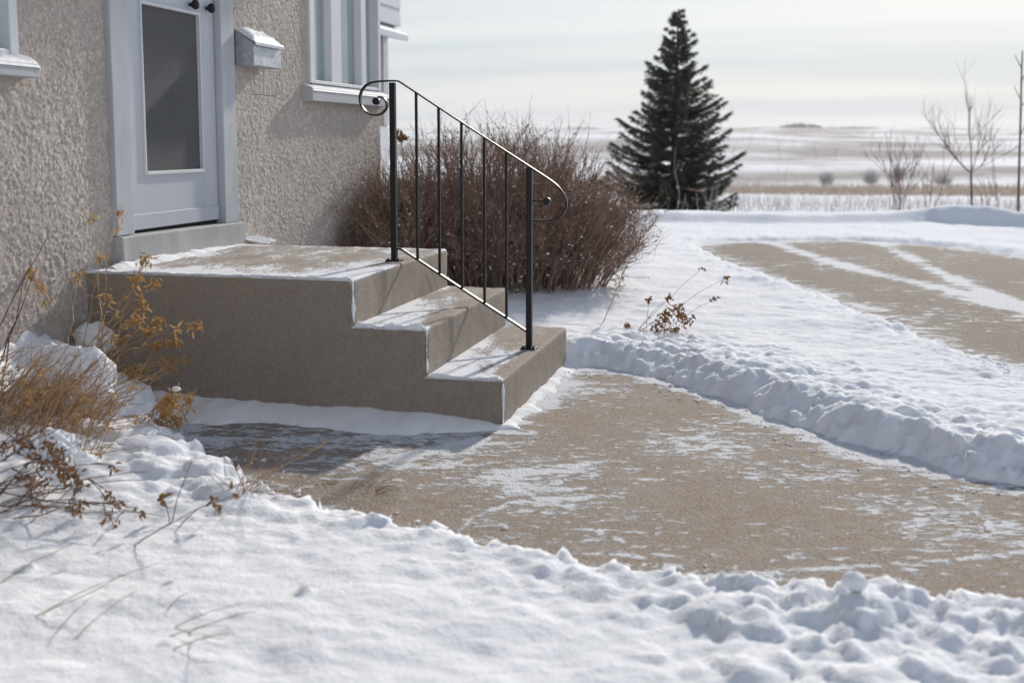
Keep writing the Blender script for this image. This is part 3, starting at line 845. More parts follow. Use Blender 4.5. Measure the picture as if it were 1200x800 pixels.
def window(name, y0, y1, z0, z1, panes, sill, ice):
    w = MB().box((XW - 0.10, y0, z0), (XW + 0.02, y0 + 0.075, z1)).box((XW - 0.10, y1 - 0.05, z0), (XW + 0.02, y1, z1)).box((XW - 0.10, y0 + 0.075, z1 - 0.08), (XW + 0.018, y1 - 0.05, z1)).box((XW - 0.10, y0 + 0.075, z0), (XW + 0.016, y1 - 0.05, z0 + 0.022))
    win = w.build(name, M['white'], house, bevel=0.004)
    for a, b in panes:
        MB().box((XW - 0.050, a, z0 + 0.022), (XW - 0.046, b, z1 - 0.08)).build('pane', M['glass'], win)
    prev = None
    for a, b in panes:
        if prev is not None:
            m = MB().box((XW - 0.09, prev, z0 + 0.023), (XW + 0.006, a, z1 - 0.081))
            m.build('mullion', M['white'], win, bevel=0.004)
        prev = b
    # curtain behind
    ys = np.linspace(panes[0][0] - 0.01, panes[-1][1] + 0.01, 160)
    xs = XW - 0.075 + 0.008 * np.sin(ys * 62) + 0.004 * np.sin(ys * 131)
    V = np.concatenate([np.stack([xs, ys, np.full(160, z0)], 1), np.stack([xs, ys, np.full(160, z1 - 0.03)], 1)])
    MB().add(V, [(i, i + 1, 161 + i, 160 + i) for i in range(159)]).build('curtain', M['curtain'], win, smooth=True)
    a, b, zb, zt = sill
    s = MB().add([(XW - 0.05, a, zb), (XW + 0.075, a, zb), (XW + 0.075, b, zb), (XW - 0.05, b, zb),
                  (XW - 0.05, a, zt), (XW + 0.075, a, zt - 0.035), (XW + 0.075, b, zt - 0.035), (XW - 0.05, b, zt)],
                 [(0,3,2,1),(4,5,6,7),(0,1,5,4),(1,2,6,5),(2,3,7,6),(3,0,4,7)])
    s.build('sill', M['sill'], win, bevel=0.004)
    # old snow frozen to the sill
    n, mm = int((b - a) / 0.012), 9
    ys = np.linspace(a - 0.004, b + 0.004, n); us = np.linspace(0, 1, mm)
    YY, UU = np.meshgrid(ys, us, indexing='ij')
    prof = np.sin(np.pi * np.clip(UU, 0, 1)) ** 0.6
    XX = XW - 0.01 + UU * 0.090
    ZZ = zt - 0.004 - UU * 0.036 + prof * ice * (0.75 + 0.4 * fbm(YY * 16, UU * 2, 3, 5)) + np.where(UU > 0.97, -0.010, 0) + np.where((YY < a) | (YY > b), -0.01, 0)
    ii = np.arange(n * mm).reshape(n, mm)
    Qs = np.stack([ii[:-1, :-1], ii[:-1, 1:], ii[1:, 1:], ii[1:, :-1]], -1).reshape(-1, 4)
    MB().add(np.stack([XX, YY, ZZ], -1).reshape(-1, 3), Qs).build('sill_snow', M['frost'], win, smooth=True)
window('window', WY0, WY1, WZ0, WZ1, [(6.83, 7.095), (7.265, 7.63), (7.725, 7.925)], (6.62, 8.015, 1.385, 1.50), 0.007)
window('window', LY0, LY1, LZ0, LZ1, [(2.64, 3.15), (3.24, 3.865)], (2.45, 3.975, 1.385, 1.475), 0.02)

# set-back wing behind the corner
def prof_extrude(pts, y0, y1):
    """pts: x,z outline"""
    n = len(pts)
    V = [(x, y0, z) for x, z in pts] + [(x, y1, z) for x, z in pts]
    bm = bmesh.new(); vs = [bm.verts.new(v) for v in V]
    bm.faces.new(vs[:n]); bm.faces.new(vs[n:][::-1])
    for i in range(n): bm.faces.new((vs[i], vs[n + i], vs[n + (i + 1) % n], vs[(i + 1) % n]))
    bmesh.ops.recalc_face_normals(bm, faces=bm.faces)
    me = bpy.data.meshes.new('m'); bm.to_mesh(me); bm.free(); return me
WX = -4.70
link('wing_wall', prof_extrude([(-10, 1.31), (WX, 1.31), (WX, 2.5), (-10, 2.5)], 8.21, 12.9), M['stucco'], house)
link('wing_skirt', prof_extrude([(-10, -1.0), (WX + 0.012, -1.0), (WX + 0.012, 1.308), (-10, 1.308)], 8.205, 12.905), M['white'], house, bevel=0.004)
link('wing_trim', prof_extrude([(WX - 0.13, 1.32), (WX + 0.02, 1.32), (WX + 0.02, 2.42), (WX - 0.13, 2.42)], 12.75, 12.915), M['trim'], house, bevel=0.004)
link('wing_eave', prof_extrude([(-5.6, 3.02), (-5.6, 2.62), (-4.60, 2.33), (-4.44, 2.30), (-4.44, 2.375)], 8.25, 12.95), M['siding'], house, bevel=0.006)
for q in range(4):
    z0 = 2.47 + q * 0.2
    link('siding_board', prof_extrude([(-8, z0), (-4.535 + 0.012, z0), (-4.535, z0 + 0.198), (-8, z0 + 0.198)], 8.24, 12.93), M['siding'], house)

# ------------------------------------------------------------------ concrete stoop
stoop = thing('concrete_stoop', 'weathered concrete stoop with two steps and broad landing at the door', 'steps')
def arc(cx, cz, r, a0, a1, n=5):
    return [(cx + r * math.cos(a), cz + r * math.sin(a)) for a in np.linspace(a0, a1, n)]
def fill(a, b, step=0.02):
    n = max(int(math.hypot(b[0]-a[0], b[1]-a[1]) / step), 1)
    return [(a[0] + (b[0]-a[0]) * i / n, a[1] + (b[1]-a[1]) * i / n) for i in range(1, n)]
def block(name, xb, xf, zt, zl, last=False, zb=-0.12):
    """one step: back xb, front xf, top zt; riser visible down to zl"""
    r = 0.014
    top = [(xb, zt)] + fill((xb, zt), (xf - r, zt)) + arc(xf - r, zt - r, r, math.pi/2, 0) + fill((xf, zt - r), (xf, zl - 0.02)) + [(xf, zl - 0.02)]
    P = np.array(top)
    T = np.gradient(P, axis=0); T /= np.linalg.norm(T, axis=1, keepdims=True); Nn = np.stack([-T[:, 1], T[:, 0]], 1)
    br = 0.011
    st_ = [(SY0, br), (SY0 + 0.0035, br * 0.35), (SY0 + br, 0.0)]
    ys = [(y, 0.0) for y in np.arange(SY0 + 0.03, SY1 - 0.02, 0.022)]
    en = [(SY1 - br, 0.0), (SY1 - 0.0035, br * 0.35), (SY1, br)]
    S_ = st_ + ys + en
    V = []
    for y, off in S_:
        nz = 0.0022 * fbm(P[:, 0] * 20 + 3 * P[:, 1], np.full(len(P), y * 20), 3, 33) + 0.003 * np.clip(fbm(P[:, 0] * 45, np.full(len(P), y * 45) + P[:, 1] * 40, 2, 35) - 0.4, 0, 1) * -3
        if off > 0.003: nz = nz * 0
        q = P - Nn * (off - nz[:, None] * 1.0)
        V.append(np.stack([q[:, 0], np.full(len(P), y), q[:, 1]], 1))
    K, n = len(S_), len(P)
    i = np.arange(K * n).reshape(K, n)
    Qb = np.stack([i[:-1, :-1], i[1:, :-1], i[1:, 1:], i[:-1, 1:]], -1).reshape(-1, 4)
    bm_ = MB().add(np.array(V).reshape(-1, 3), Qb)
    me = bm_.mesh(name)
    # end caps
    bm = bmesh.new(); bm.from_mesh(me); bm.verts.ensure_lookup_table()
    allv = list(bm.verts)
    for k, flip in ((0, False), (K - 1, True)):
        ring = [bm.verts.new(allv[k * n + j].co) for j in range(n)]
        y = S_[k][0]
        lo = [bm.verts.new((xf - br, y, zb)), bm.verts.new((xb, y, zb))]
        f = ring + lo
        bm.faces.new(f[::-1] if not flip else f)
    bmesh.ops.recalc_face_normals(bm, faces=bm.faces)
    bm.to_mesh(me); bm.free()
    me.polygons.foreach_set('use_smooth', [len(p.vertices) == 4 for p in me.polygons])
    o = link(name, me, M['stoop'], stoop, smooth=None)
    co = np.zeros(len(me.vertices) * 3); me.vertices.foreach_get('co', co); co = co.reshape(-1, 3)
    x, y, z = co.T
    istop = smooth(zt - 0.02, zt - 0.002, z)
    s = np.full(len(x), -0.35)
    u = (y - SY0) / (SY1 - SY0)
    if zt > 0.5:   # landing: snow along the near edge and by the threshold, bare in the middle and at the nose
        v = 0.34 * np.exp(-(u / 0.14) ** 2) + 0.34 * np.exp(-((x - XW) / 0.16) ** 2) + 0.24 * smooth(xf - 0.42, xf - 0.20, x) * smooth(0.55, 0.25, u) + 0.25 * np.exp(-((u - 1) / 0.05) ** 2) + 0.12 * np.exp(-((x + 2.35) / 0.2) ** 2) * smooth(0.6, 0.2, u) + 0.19
    else:
        v = 0.36 * smooth(0.80, 0.35, u) + 0.20 * np.exp(-((x - xb) / 0.05) ** 2) + 0.05
        v -= 0.42 * smooth(xf - 0.085, xf - 0.045, x + 0.02 * fbm(x * 8, y * 8, 2, 3)) * smooth(0.03, 0.10, u)
    v += 0.28 * np.exp(-(u / 0.03) ** 2)
    s = s * (1 - istop) + v * istop
    drip = 0.42 * np.exp(-((y - 5.02) / 0.022) ** 2) * (1 - istop) * smooth(zt - 0.16, zt - 0.02, z) + 0.30 * np.exp(-((y - SY0) / 0.02) ** 2) * (1 - istop)
    s += drip
    s[K * n:] = -1.0
    attr(o, 'snow', s)
    return o
block('landing', XW - 0.02, SX1, SZ[2], SZ[1])
block('step', SX1 - 0.011, SX2, SZ[1], SZ[0])
block('step', SX2 - 0.011, SX3, SZ[0], -0.09)

# crust of snow left along the shaded edges of the steps
def crust(pts, w, h, seed):
    """ridge of snow along a polyline lying on the near edge (x,z), leaning over y = SY0"""
    P = catmull([(x, 0, z) for x, z in pts], 1) if False else np.array([(x, 0, z) for x, z in pts])
    out_ = []
    for a, b in zip(P[:-1], P[1:]):
        n = max(int(np.linalg.norm(b - a) / 0.006), 2)
        out_ += [a + (b - a) * i / n for i in range(n)]
    out_.append(P[-1]); P = np.array(out_)
    K = len(P); s = np.arange(K) * 0.006
    T = np.gradient(P, axis=0); T /= np.linalg.norm(T, axis=1, keepdims=True)
    Nn = np.stack([-T[:, 2], T[:, 0] * 0, T[:, 0]], 1)
    amp = np.clip(0.50 + 1.1 * fbm(s * 18, s * 0 + seed, 3, seed), -0.25, 1.5)
    wid = np.clip(0.85 + 1.0 * fbm(s * 22, s * 0 + seed, 3, seed + 5), 0.3, 1.8)
    amp[:2] *= 0.3; amp[-2:] *= 0.3
    ang = np.linspace(-0.5, math.pi, 8)
    V = np.zeros((K, 8, 3))
    for j, a in enumerate(ang):
        V[:, j] = P + Nn * (math.sin(a) * h * amp)[:, None] + np.array([0, 1.0, 0]) * (-math.cos(a) * w * 0.5 * wid + w * 0.32)[:, None]
    V[..., 1] += SY0
    i = np.arange(K * 8).reshape(K, 8)
    Q = np.stack([i[:-1, :-1], i[:-1, 1:], i[1:, 1:], i[1:, :-1]], -1).reshape(-1, 4)
    return V.reshape(-1, 3), Q
cm = MB()
cm.add(*crust([(XW + 0.05, 0.579), (SX1 - 0.012, 0.579)], 0.034, 0.007, 3))
cm.add(*crust([(SX1 - 0.01, 0.579), (SX1 - 0.002, 0.57), (SX1 - 0.001, 0.40)], 0.018, 0.008, 4))
cm.add(*crust([(SX1 + 0.004, 0.386), (SX2 - 0.01, 0.386)], 0.034, 0.016, 5))
cm.add(*crust([(SX2 - 0.01, 0.386), (SX2 - 0.002, 0.377), (SX2 - 0.001, 0.205)], 0.016, 0.007, 6))
cm.add(*crust([(SX2 + 0.004, 0.193), (SX3 - 0.01, 0.193)], 0.032, 0.012, 7))
cm.add(*crust([(SX3 - 0.01, 0.193), (SX3 - 0.002, 0.184), (SX3 - 0.001, 0.005)], 0.016, 0.008, 8))
tag(cm.build('snow_crust', M['snow'], smooth=True), 'thin crust of snow along the shaded edges of the concrete steps', 'snow', kind='stuff')
# drift against the threshold and wall on the landing
def ridge(pts, widths, heights, seed, z):
    n = 90; m = 10
    P = np.array([np.interp(np.linspace(0, 1, n), np.linspace(0, 1, len(pts)), [p[k] for p in pts]) for k in (0, 1)]).T
    wd = np.interp(np.linspace(0, 1, n), np.linspace(0, 1, len(widths)), widths); ht = np.interp(np.linspace(0, 1, n), np.linspace(0, 1, len(heights)), heights)
    s = np.linspace(0, 6, n)
    wd = wd * (1 + 0.55 * fbm(s * 3.1, s * 0, 3, seed)); ht = ht * (1 + 0.5 * fbm(s * 4, s * 0, 3, seed + 2))
    u = np.linspace(0, 1, m)
    V = np.zeros((n, m, 3))
    V[..., 0] = P[:, None, 0] + u[None] * wd[:, None]
    V[..., 1] = P[:, None, 1] + 0.01 * fbm(s[:, None] * 5 + 0 * u[None], u[None] * 3 + 0 * s[:, None], 2, seed)
    V[..., 2] = z - 0.003 + (1 - u[None] ** 1.2) ** 1.1 * ht[:, None]
    i = np.arange(n * m).reshape(n, m)
    return V.reshape(-1, 3), np.stack([i[:-1, :-1], i[:-1, 1:], i[1:, 1:], i[1:, :-1]], -1).reshape(-1, 4)
rd = MB()
rd.add(*ridge([(XW + 0.055, 4.42), (XW + 0.055, 5.72)], [0.05, 0.11, 0.10, 0.05, 0.02], [0.02, 0.026, 0.02, 0.012, 0.004], 3, 0.58))
rd.add(*ridge([(XW - 0.005, 5.715), (XW - 0.005, 6.0)], [0.16, 0.10], [0.03, 0.02], 9, 0.58))
tag(rd.build('snow_drift', M['snow'], smooth=True), 'low drift of snow blown against the threshold of the door', 'snow', kind='stuff')

# ------------------------------------------------------------------ handrail
YR = 5.02
rail = thing('handrail', 'black wrought iron handrail with scrolled ends on the concrete steps', 'handrail', (0, 0, 0))
def rp(x, y): return ony(x, y, YR)
def post(x, z0, z1):
    p = MB().box((x - 0.0135, YR - 0.0135, z0), (x + 0.0135, YR + 0.0135, z1)).build('post', M['iron'], rail, bevel=0.0025)
    MB().box((x - 0.034, YR - 0.034, z0 - 0.001), (x + 0.034, YR + 0.034, z0 + 0.006)).build('base_plate', M['iron'], p, bevel=0.002)
    for sx in (-1, 1): MB().add(*disc((x + sx * 0.024, YR - 0.022, z0 + 0.009), 0.006, 0.008, 'z', 8)).build('bolt', M['iron'], p)
    return p
zt1, zt2 = rp(460, 97)[2], rp(620, 196)[2]
post(-1.800, 0.581, zt1); post(-1.152, 0.194, zt2)
scroll = [(443, 114), (449, 114.5), (453, 120), (453, 127), (447, 133.5), (438, 135), (429, 131), (423.5, 123), (422, 114), (425, 105), (432, 98.5), (441, 96), (452, 95.2), (462, 95), (467, 95.6), (471, 97.6)]
main = scroll + [(490, 110), (540, 143), (590, 175.5), (620, 195), (640, 208), (651, 216), (658, 223.5), (663, 233), (664, 241), (661, 249), (654, 255), (644, 258), (634, 258.3), (624, 258.3)]
P = catmull([rp(x, y) for x, y in main], 6)
MB().add(*bar(P, 0.024, 0.0075)).build('top_rail', M['iron'], rail, bevel=0.0015)
b1 = rp(441, 119); b2 = rp(641, 236)
MB().add(*disc(b1, 0.0165, 0.026)).build('scroll_button', M['iron'], rail, bevel=0.002)
# the lower volute ends in a button carried by a thin rod from the post
MB().add(*disc(b2, 0.0175, 0.026)).build('scroll_button', M['iron'], rail, bevel=0.002)
MB().add(*tubes([[(-1.14, YR + 0.014, b2[2]), (b2[0], YR + 0.014, b2[2])]], [[0.003, 0.003]], 6)).build('button_rod', M['iron'], rail)
BP = [(463, 290.5), (470, 292), (474, 294), (500, 311), (540, 337.5), (580, 363.5), (619, 389)]
bpth = catmull([rp(x, y) for x, y in BP], 4)
MB().add(*bar(bpth, 0.022, 0.009)).build('bottom_rail', M['iron'], rail, bevel=0.0015)
tx = np.array([p[0] for p in P[80:]]); 
def top_at(x):
    a, b = rp(471, 97.6), rp(640, 208); f = (x - a[0]) / (b[0] - a[0]); return a[2] + f * (b[2] - a[2])
def bot_at(x):
    a, b = rp(474, 294), rp(619, 389); f = (x - a[0]) / (b[0] - a[0]); return a[2] + f * (b[2] - a[2])
for pxx in (488.5, 514.5, 541, 567.5, 593.5):
    x = rp(pxx, 200)[0]
    MB().box((x - 0.0058, YR - 0.0058, bot_at(x)), (x + 0.0058, YR + 0.0058, top_at(x))).build('baluster', M['iron'], rail, bevel=0.001)

# ------------------------------------------------------------------ mailbox
mb = thing('mailbox', 'galvanised metal mailbox with snowy sloping lid on the stucco wall', 'mailbox', (0, 0, 0))
my0, my1, mx0, mx1 = 5.745, 6.085, XW + 0.008, XW + 0.118
link_me = prof_extrude([(mx0, 1.545), (mx1, 1.545), (mx1, 1.668), (mx0, 1.735)], my0, my1)
link('body', link_me, M['galv'], mb, bevel=0.004)
link('lid', prof_extrude([(mx0, 1.737), (mx1 + 0.014, 1.664), (mx1 + 0.014, 1.652), (mx1 + 0.018, 1.652), (mx1 + 0.018, 1.672), (mx0, 1.752)], my0 - 0.012, my1 + 0.012), M['galv'], mb, bevel=0.002)
for yy in (5.83, 5.99):
    hk = catmull([(XW + 0.055, yy, 1.55), (XW + 0.055, yy, 1.47), (XW + 0.056, yy, 1.405), (XW + 0.066, yy, 1.392), (XW + 0.10, yy, 1.391), (XW + 0.128, yy, 1.395), (XW + 0.134, yy, 1.42)], 5)
    MB().add(*tubes([hk], [np.full(len(hk), 0.0028)], 6)).build('paper_hook', M['galv'], mb, smooth=True)
n = 60; m = 16
A_, B_ = np.meshgrid(np.linspace(my0 + 0.005, my1 - 0.02, n), np.linspace(0, 1, m), indexing='ij')
ed = np.clip(np.minimum(np.minimum(B_, 1 - B_) * 5, np.minimum(A_ - A_[0, 0], A_[-1, 0] - A_) * 22), 0, 1) ** 0.5
Xs = mx0 + 0.004 + B_ * 0.108
Zs = 1.751 - B_ * 0.068 + ed * (0.020 + 0.010 * fbm(A_ * 18, B_ * 3, 3, 8)) - 0.003
i = np.arange(n * m).reshape(n, m)
ls = MB().add(np.stack([Xs, A_, Zs], -1).reshape(-1, 3), np.stack([i[:-1, :-1], i[:-1, 1:], i[1:, 1:], i[1:, :-1]], -1).reshape(-1, 4)).build('snow_patch', M['frost'], smooth=True)
tag(ls, 'small cap of snow lying on the mailbox lid', 'snow')

# ------------------------------------------------------------------ plants
def curve(base, tip, sag, K=7, wob=0.02):
    base = np.asarray(base, float); tip = np.asarray(tip, float)
    t = np.linspace(0, 1, K)[:, None]
    mid = (base + tip) / 2 + np.array([0, 0, sag])
    P = (1 - t) ** 2 * base + 2 * t * (1 - t) * mid + t * t * tip
    L_ = np.linalg.norm(tip - base)
    P += rng.normal(0, wob * L_ * 0.35, (K, 3)) * np.sin(np.pi * t)
    return P
def leaves(mbd, C, Dr, Ln, Wd, curl=0.6):
    """crumpled leaves: 4 x 3 vertices each"""
    C = np.asarray(C, float); N = len(C)
    if N == 0: return
    Dr = np.asarray(Dr, float); Dr = Dr / (np.linalg.norm(Dr, axis=1, keepdims=True) + 1e-9)
    rr = rng.normal(0, 1, (N, 3)); S = np.cross(Dr, rr); S /= np.linalg.norm(S, axis=1, keepdims=True) + 1e-9
    Nm = np.cross(Dr, S)
    u = np.array([0, 0.35, 0.7, 1.0]); w = np.array([0.25, 1.0, 0.8, 0.08]); v = np.array([-1, 0, 1.0])
    Ln = np.broadcast_to(np.asarray(Ln, float), N); Wd = np.broadcast_to(np.asarray(Wd, float), N)
    cl = rng.normal(0, curl, (N, 2))
    V = np.zeros((N, 4, 3, 3))
    for a in range(4):
        for b in range(3):
            V[:, a, b] = C + Dr * (Ln * u[a])[:, None] + S * (Wd * w[a] * v[b])[:, None] + Nm * (cl[:, 0] * Ln * u[a] ** 2 + (abs(v[b]) * (0.5 + cl[:, 1])) * Wd * w[a])[:, None]
    base = np.arange(N)[:, None] * 12
    q = np.array([(a * 3 + b, a * 3 + b + 1, (a + 1) * 3 + b + 1, (a + 1) * 3 + b) for a in range(3) for b in range(2)])
    Q = (base[:, :, None] + q[None]).reshape(-1, 4)
    mbd.add(V.reshape(-1, 3), Q)
def cluster(mbd, c, n, r, ln, wd, down=0.6):
    C = np.asarray(c) + rng.normal(0, r, (n, 3))
    D = rng.normal(0, 1, (n, 3)) + [0, 0, -down]
    leaves(mbd, C, D, rng.uniform(0.6, 1.3, n) * ln, rng.uniform(0.6, 1.3, n) * wd)
def smooth_tubes(mbd, curves, r0, r1, S=5):
    P = np.array(curves); K = P.shape[1]
    Rr = np.linspace(1, 0, K)[None, :] * (np.broadcast_to(r0, len(P))[:, None] - r1) + r1
    mbd.add(*tubes(P, Rr, S))

# tall seed plant by the shaded side of the steps
pl1 = thing('dry_plant', 'tall dead perennial with golden seed heads against the shaded concrete side', 'plant', (0, 0, 0), 'dead garden plants')
sb, lb = MB(), MB()
cs = []
tips = [(140, 246, 4.15, 8), (36, 318, 3.95, 10), (48, 335, 3.95, 6), (172, 300, 4.0, 12), (160, 325, 4.0, 8), (182, 330, 3.98, 9), (186, 374, 3.95, 14), (168, 352, 3.95, 14), (160, 372, 3.95, 14), (228, 380, 3.9, 16),
        (205, 398, 3.9, 10), (188, 402, 3.9, 14), (168, 430, 3.85, 12), (200, 428, 3.85, 12), (92, 320, 4.1, 8), (125, 345, 4.0, 6), (110, 250, 4.1, 2), (145, 395, 3.9, 12), (218, 418, 3.88, 6), (155, 440, 3.8, 12), (118, 300, 4.05, 5), (176, 385, 3.95, 10)]
for x, y, Yt, nl in tips:
    tip = ony(x, y, Yt)
    base = ony(rng.uniform(70, 130), rng.uniform(470, 520), 3.75); base[2] = ground_z(base[0], base[1]) - 0.03
    c = curve(base, tip, 0.07, 9); cs.append(c)
    cluster(lb, tip + [0, 0, -0.004], nl * 2 + 6, 0.011, 0.024, 0.0042, 1.2)
    for _ in range(nl // 6):
        cluster(lb, c[7] + rng.normal(0, 0.012, 3), 5, 0.008, 0.024, 0.005, 1.0)
smooth_tubes(sb, cs, 0.0028, 0.0012)
tw = []
for c in cs:
    for _ in range(4):
        k = rng.integers(3, 8); e = c[k] + rng.normal(0, 0.05, 3) + [0.03, 0, 0.04]; tw.append(curve(c[k], e, 0.01, 5)); cluster(lb, e, 4, 0.004, 0.016, 0.0035) if rng.random() < 0.3 else None
smooth_tubes(sb, tw, 0.0014, 0.0007, 4)
sb.build('stems', M['stem'], pl1); tag(lb.build('leaves', M['leafgold'], pl1), kind='stuff')

# dense clump of orange stems bent under snow
pl2 = thing('dry_plant', 'dense clump of orange dead stems matted under a snow load', 'plant', (0, 0, 0), 'dead garden plants')
sb, lb = MB(), MB(); cs = []
for _ in range(430):
    bx, by = rng.uniform(-80, 115), rng.uniform(520, 590)
    Yb = rng.uniform(3.12, 3.5)
    base = ony(bx, by, Yb); base[2] = ground_z(base[0], base[1]) - 0.03
    tip = ony(bx + rng.normal(48, 32), rng.uniform(398, 535), Yb + rng.uniform(0.0, 0.12))
    c = curve(base, tip, rng.uniform(0.0, 0.08), 7, 0.05); cs.append(c)
    if rng.random() < 0.4:
        for _ in range(2):
            k = rng.integers(1, 5); cluster(lb, c[k], 3, 0.010, 0.020, 0.0035, 0.8)
smooth_tubes(sb, cs, rng.uniform(0.0012, 0.0030, len(cs)), 0.0008, 4)
sb.build('stems', M['stem'], pl2); tag(lb.build('leaves', M['leafgold'], pl2), kind='stuff')

# drooping leafy stalk over the edge of the pad
pl3 = thing('dry_plant', 'drooping dead stalk with hanging orange leaves at the pad edge', 'plant', (0, 0, 0), 'dead garden plants')
sb, lb = MB(), MB(); cs = []
b0 = ony(165, 520, 3.45); b0[2] = ground_z(b0[0], b0[1]) - 0.02
for x, y in [(205, 455), (220, 475), (198, 468), (212, 490), (190, 495), (224, 460)]:
    tip = ony(x, y, 3.55); c = curve(b0 + rng.normal(0, 0.02, 3) * [1, 1, 0], tip, 0.05, 8); cs.append(c)
    for k in range(4, 8): cluster(lb, c[k] + [0, 0, -0.01], 12, 0.011, 0.026, 0.0042, 1.6)
smooth_tubes(sb, cs, 0.002, 0.001); sb.build('stems', M['stem'], pl3); tag(lb.build('leaves', M['leafgold'], pl3), kind='stuff')

# long bare stems leaning in from the left, brown curled leaves
pl4 = thing('dry_plant', 'long leaning brown stems with curled dark leaves over the smooth snow', 'plant', (0, 0, 0), 'dead garden plants')
sb, lb = MB(), MB(); cs = []
specs = [((-40, 720), (175, 552)), ((-50, 700), (150, 590)), ((-30, 690), (128, 545)), ((-60, 680), (110, 570)), ((-40, 650), (95, 520)), ((-70, 640), (70, 500)), ((-60, 620), (55, 470)),
         ((-60, 740), (170, 640)), ((-20, 700), (195, 605)), ((-40, 665), (60, 560)), ((-70, 600), (90, 490)), ((-50, 690), (215, 630)), ((-80, 660), (40, 540)), ((-60, 705), (140, 625)), ((-80, 720), (90, 640))]
specs += [((a_ - rng.uniform(10, 60), b_ + rng.uniform(-40, 30)), (c_ + rng.uniform(-40, 20), d_ + rng.uniform(-40, 30))) for (a_, b_), (c_, d_) in specs[:14]]
for (bx, by), (tx_, ty) in specs:
    Yb = rng.uniform(2.5, 2.75)
    base = ony(bx, by, Yb); base[2] = ground_z(base[0], base[1]) - 0.03
    tip = ony(tx_, ty, Yb + rng.uniform(0.05, 0.25))
    c = curve(base, tip, rng.uniform(0.02, 0.07), 10, 0.03); cs.append(c)
    for _ in range(2):
        k = rng.integers(6, 9); e = c[k] + rng.normal(0, 0.025, 3) + [0.03, 0, -0.02]; cs.append(curve(c[k], e, 0.01, 10)); cluster(lb, e, 8, 0.007, 0.017, 0.004, 1.2)
for x, y, n_ in [(60, 520, 16), (72, 540, 18), (45, 535, 12), (85, 555, 14), (30, 560, 10), (22, 570, 10), (112, 605, 8), (90, 600, 8), (150, 612, 9), (172, 632, 9), (68, 630, 9), (128, 585, 6), (92, 565, 8), (60, 562, 8)]:
    p_ = ony(x, y, 2.85); cluster(lb, p_, n_ * 2, 0.013, 0.020, 0.0045, 0.9)
    b_ = ony(x - 60, y + 60, 2.7); cs.append(curve(b_, p_, 0.02, 10))
smooth_tubes(sb, cs, 0.0026, 0.001); sb.build('stems', M['stemdark'], pl4); tag(lb.build('leaves', M['leafbrown'], pl4), kind='stuff')

# two bare wine-red shoots by the wall
pl5 = thing('bare_shoots', 'pair of bare dark red shoots rising before the rough stucco', 'plant', (0, 0, 0))
sb = MB(); cs = []
for (bx, by), (tx_, ty) in [((-30, 420), (56, 278)), ((-14, 405), (44, 312)), ((-2, 380), (30, 322))]:
    base = ony(bx, by + 40, 3.5); base[2] = ground_z(base[0], base[1]) - 0.03
    cs.append(curve(base, ony(tx_, ty, 3.6), 0.02, 8))
smooth_tubes(sb, cs, 0.0032, 0.001); sb.build('stems', m_plain('red_stem', (0.11, 0.04, 0.045), (0.17, 0.075, 0.07), 20, 0.5), pl5)

# twigs poking out of the foreground snow
pl6 = thing('snow_twigs', 'bare grey brown twigs poking flat out of the foreground snow', 'plant', (0, 0, 0))
sb = MB(); cs = []
for (bx, by), (tx_, ty) in [((10, 735), (190, 668)), ((30, 725), (150, 690)), ((60, 745), (110, 715)), ((190, 738), (285, 712)), ((190, 762), (275, 748)), ((185, 745), (268, 735)), ((192, 715), (222, 695)), ((-20, 690), (115, 628)), ((70, 760), (160, 700)), ((215, 752), (262, 762)), ((210, 742), (300, 725))]:
    b = touch(bx, by, -0.01); t_ = touch(tx_, ty + 14); 
    tip = t_ + [0, 0, rng.uniform(0.03, 0.07)]
    cs.append(curve(b, tip, 0.02, 8))
smooth_tubes(sb, cs, 0.0014, 0.0006); sb.build('stems', M['stem'], pl6)

# dry grass tuft on the pad edge
tf = thing('grass_tuft', 'wiry orange dry grass tuft spilling onto the concrete pad', 'grass', (0, 0, 0))
sb = MB(); cs = []
def tuft(px, py, n, tips, sp):
    for _ in range(n):
        b = touch(px + rng.normal(0, sp), py + rng.normal(0, 3), -0.005)
        tx_, ty = tips[rng.integers(len(tips))]
        d = b.copy(); tip = ony(tx_ + rng.normal(0, 9), ty + rng.normal(0, 6), b[1] + rng.uniform(-0.05, 0.1)); tip[2] = max(tip[2], 0.012)
        cs.append(curve(b, tip, rng.uniform(0.0, 0.03), 7, 0.08))
tuft(285, 575, 26, [(300, 512), (265, 535), (335, 520), (380, 514), (330, 555), (240, 560), (350, 575)], 14)
smooth_tubes(sb, cs, 0.0012, 0.0006, 4); sb.build('stems', M['stem'], tf)
tf2 = thing('grass_tuft', 'flattened mat of dry grass blades lying at the snow edge', 'grass', (0, 0, 0))
sb = MB(); cs = []
tuft(405, 588, 40, [(380, 575), (440, 576), (430, 585), (460, 592), (395, 572)], 12)
smooth_tubes(sb, cs, 0.0014, 0.0007, 4); tag(sb.build('blades', M['stem'], tf2), kind='stuff')
# thin arching stalk in the near snow
ar = thing('arching_stalk', 'thin arching stalk with small seed heads over lumpy snow', 'plant', (0, 0, 0))
sb, lb = MB(), MB(); cs = []
for (bx, by), (tx_, ty), hd in [((205, 618), (252, 588), 8), ((150, 640), (280, 578), 4), ((200, 612), (225, 540), 0), ((200, 616), (192, 585), 6)]:
    b = touch(bx, by, -0.01); tip = ony(tx_, ty, b[1] + 0.05); cs.append(curve(b, tip, 0.03, 8))
    if hd: cluster(lb, tip, hd, 0.008, 0.022, 0.008)
smooth_tubes(sb, cs, 0.0018, 0.0008); sb.build('stems', M['stemdark'], ar); tag(lb.build('leaves', M['leafbrown'], ar), kind='stuff')

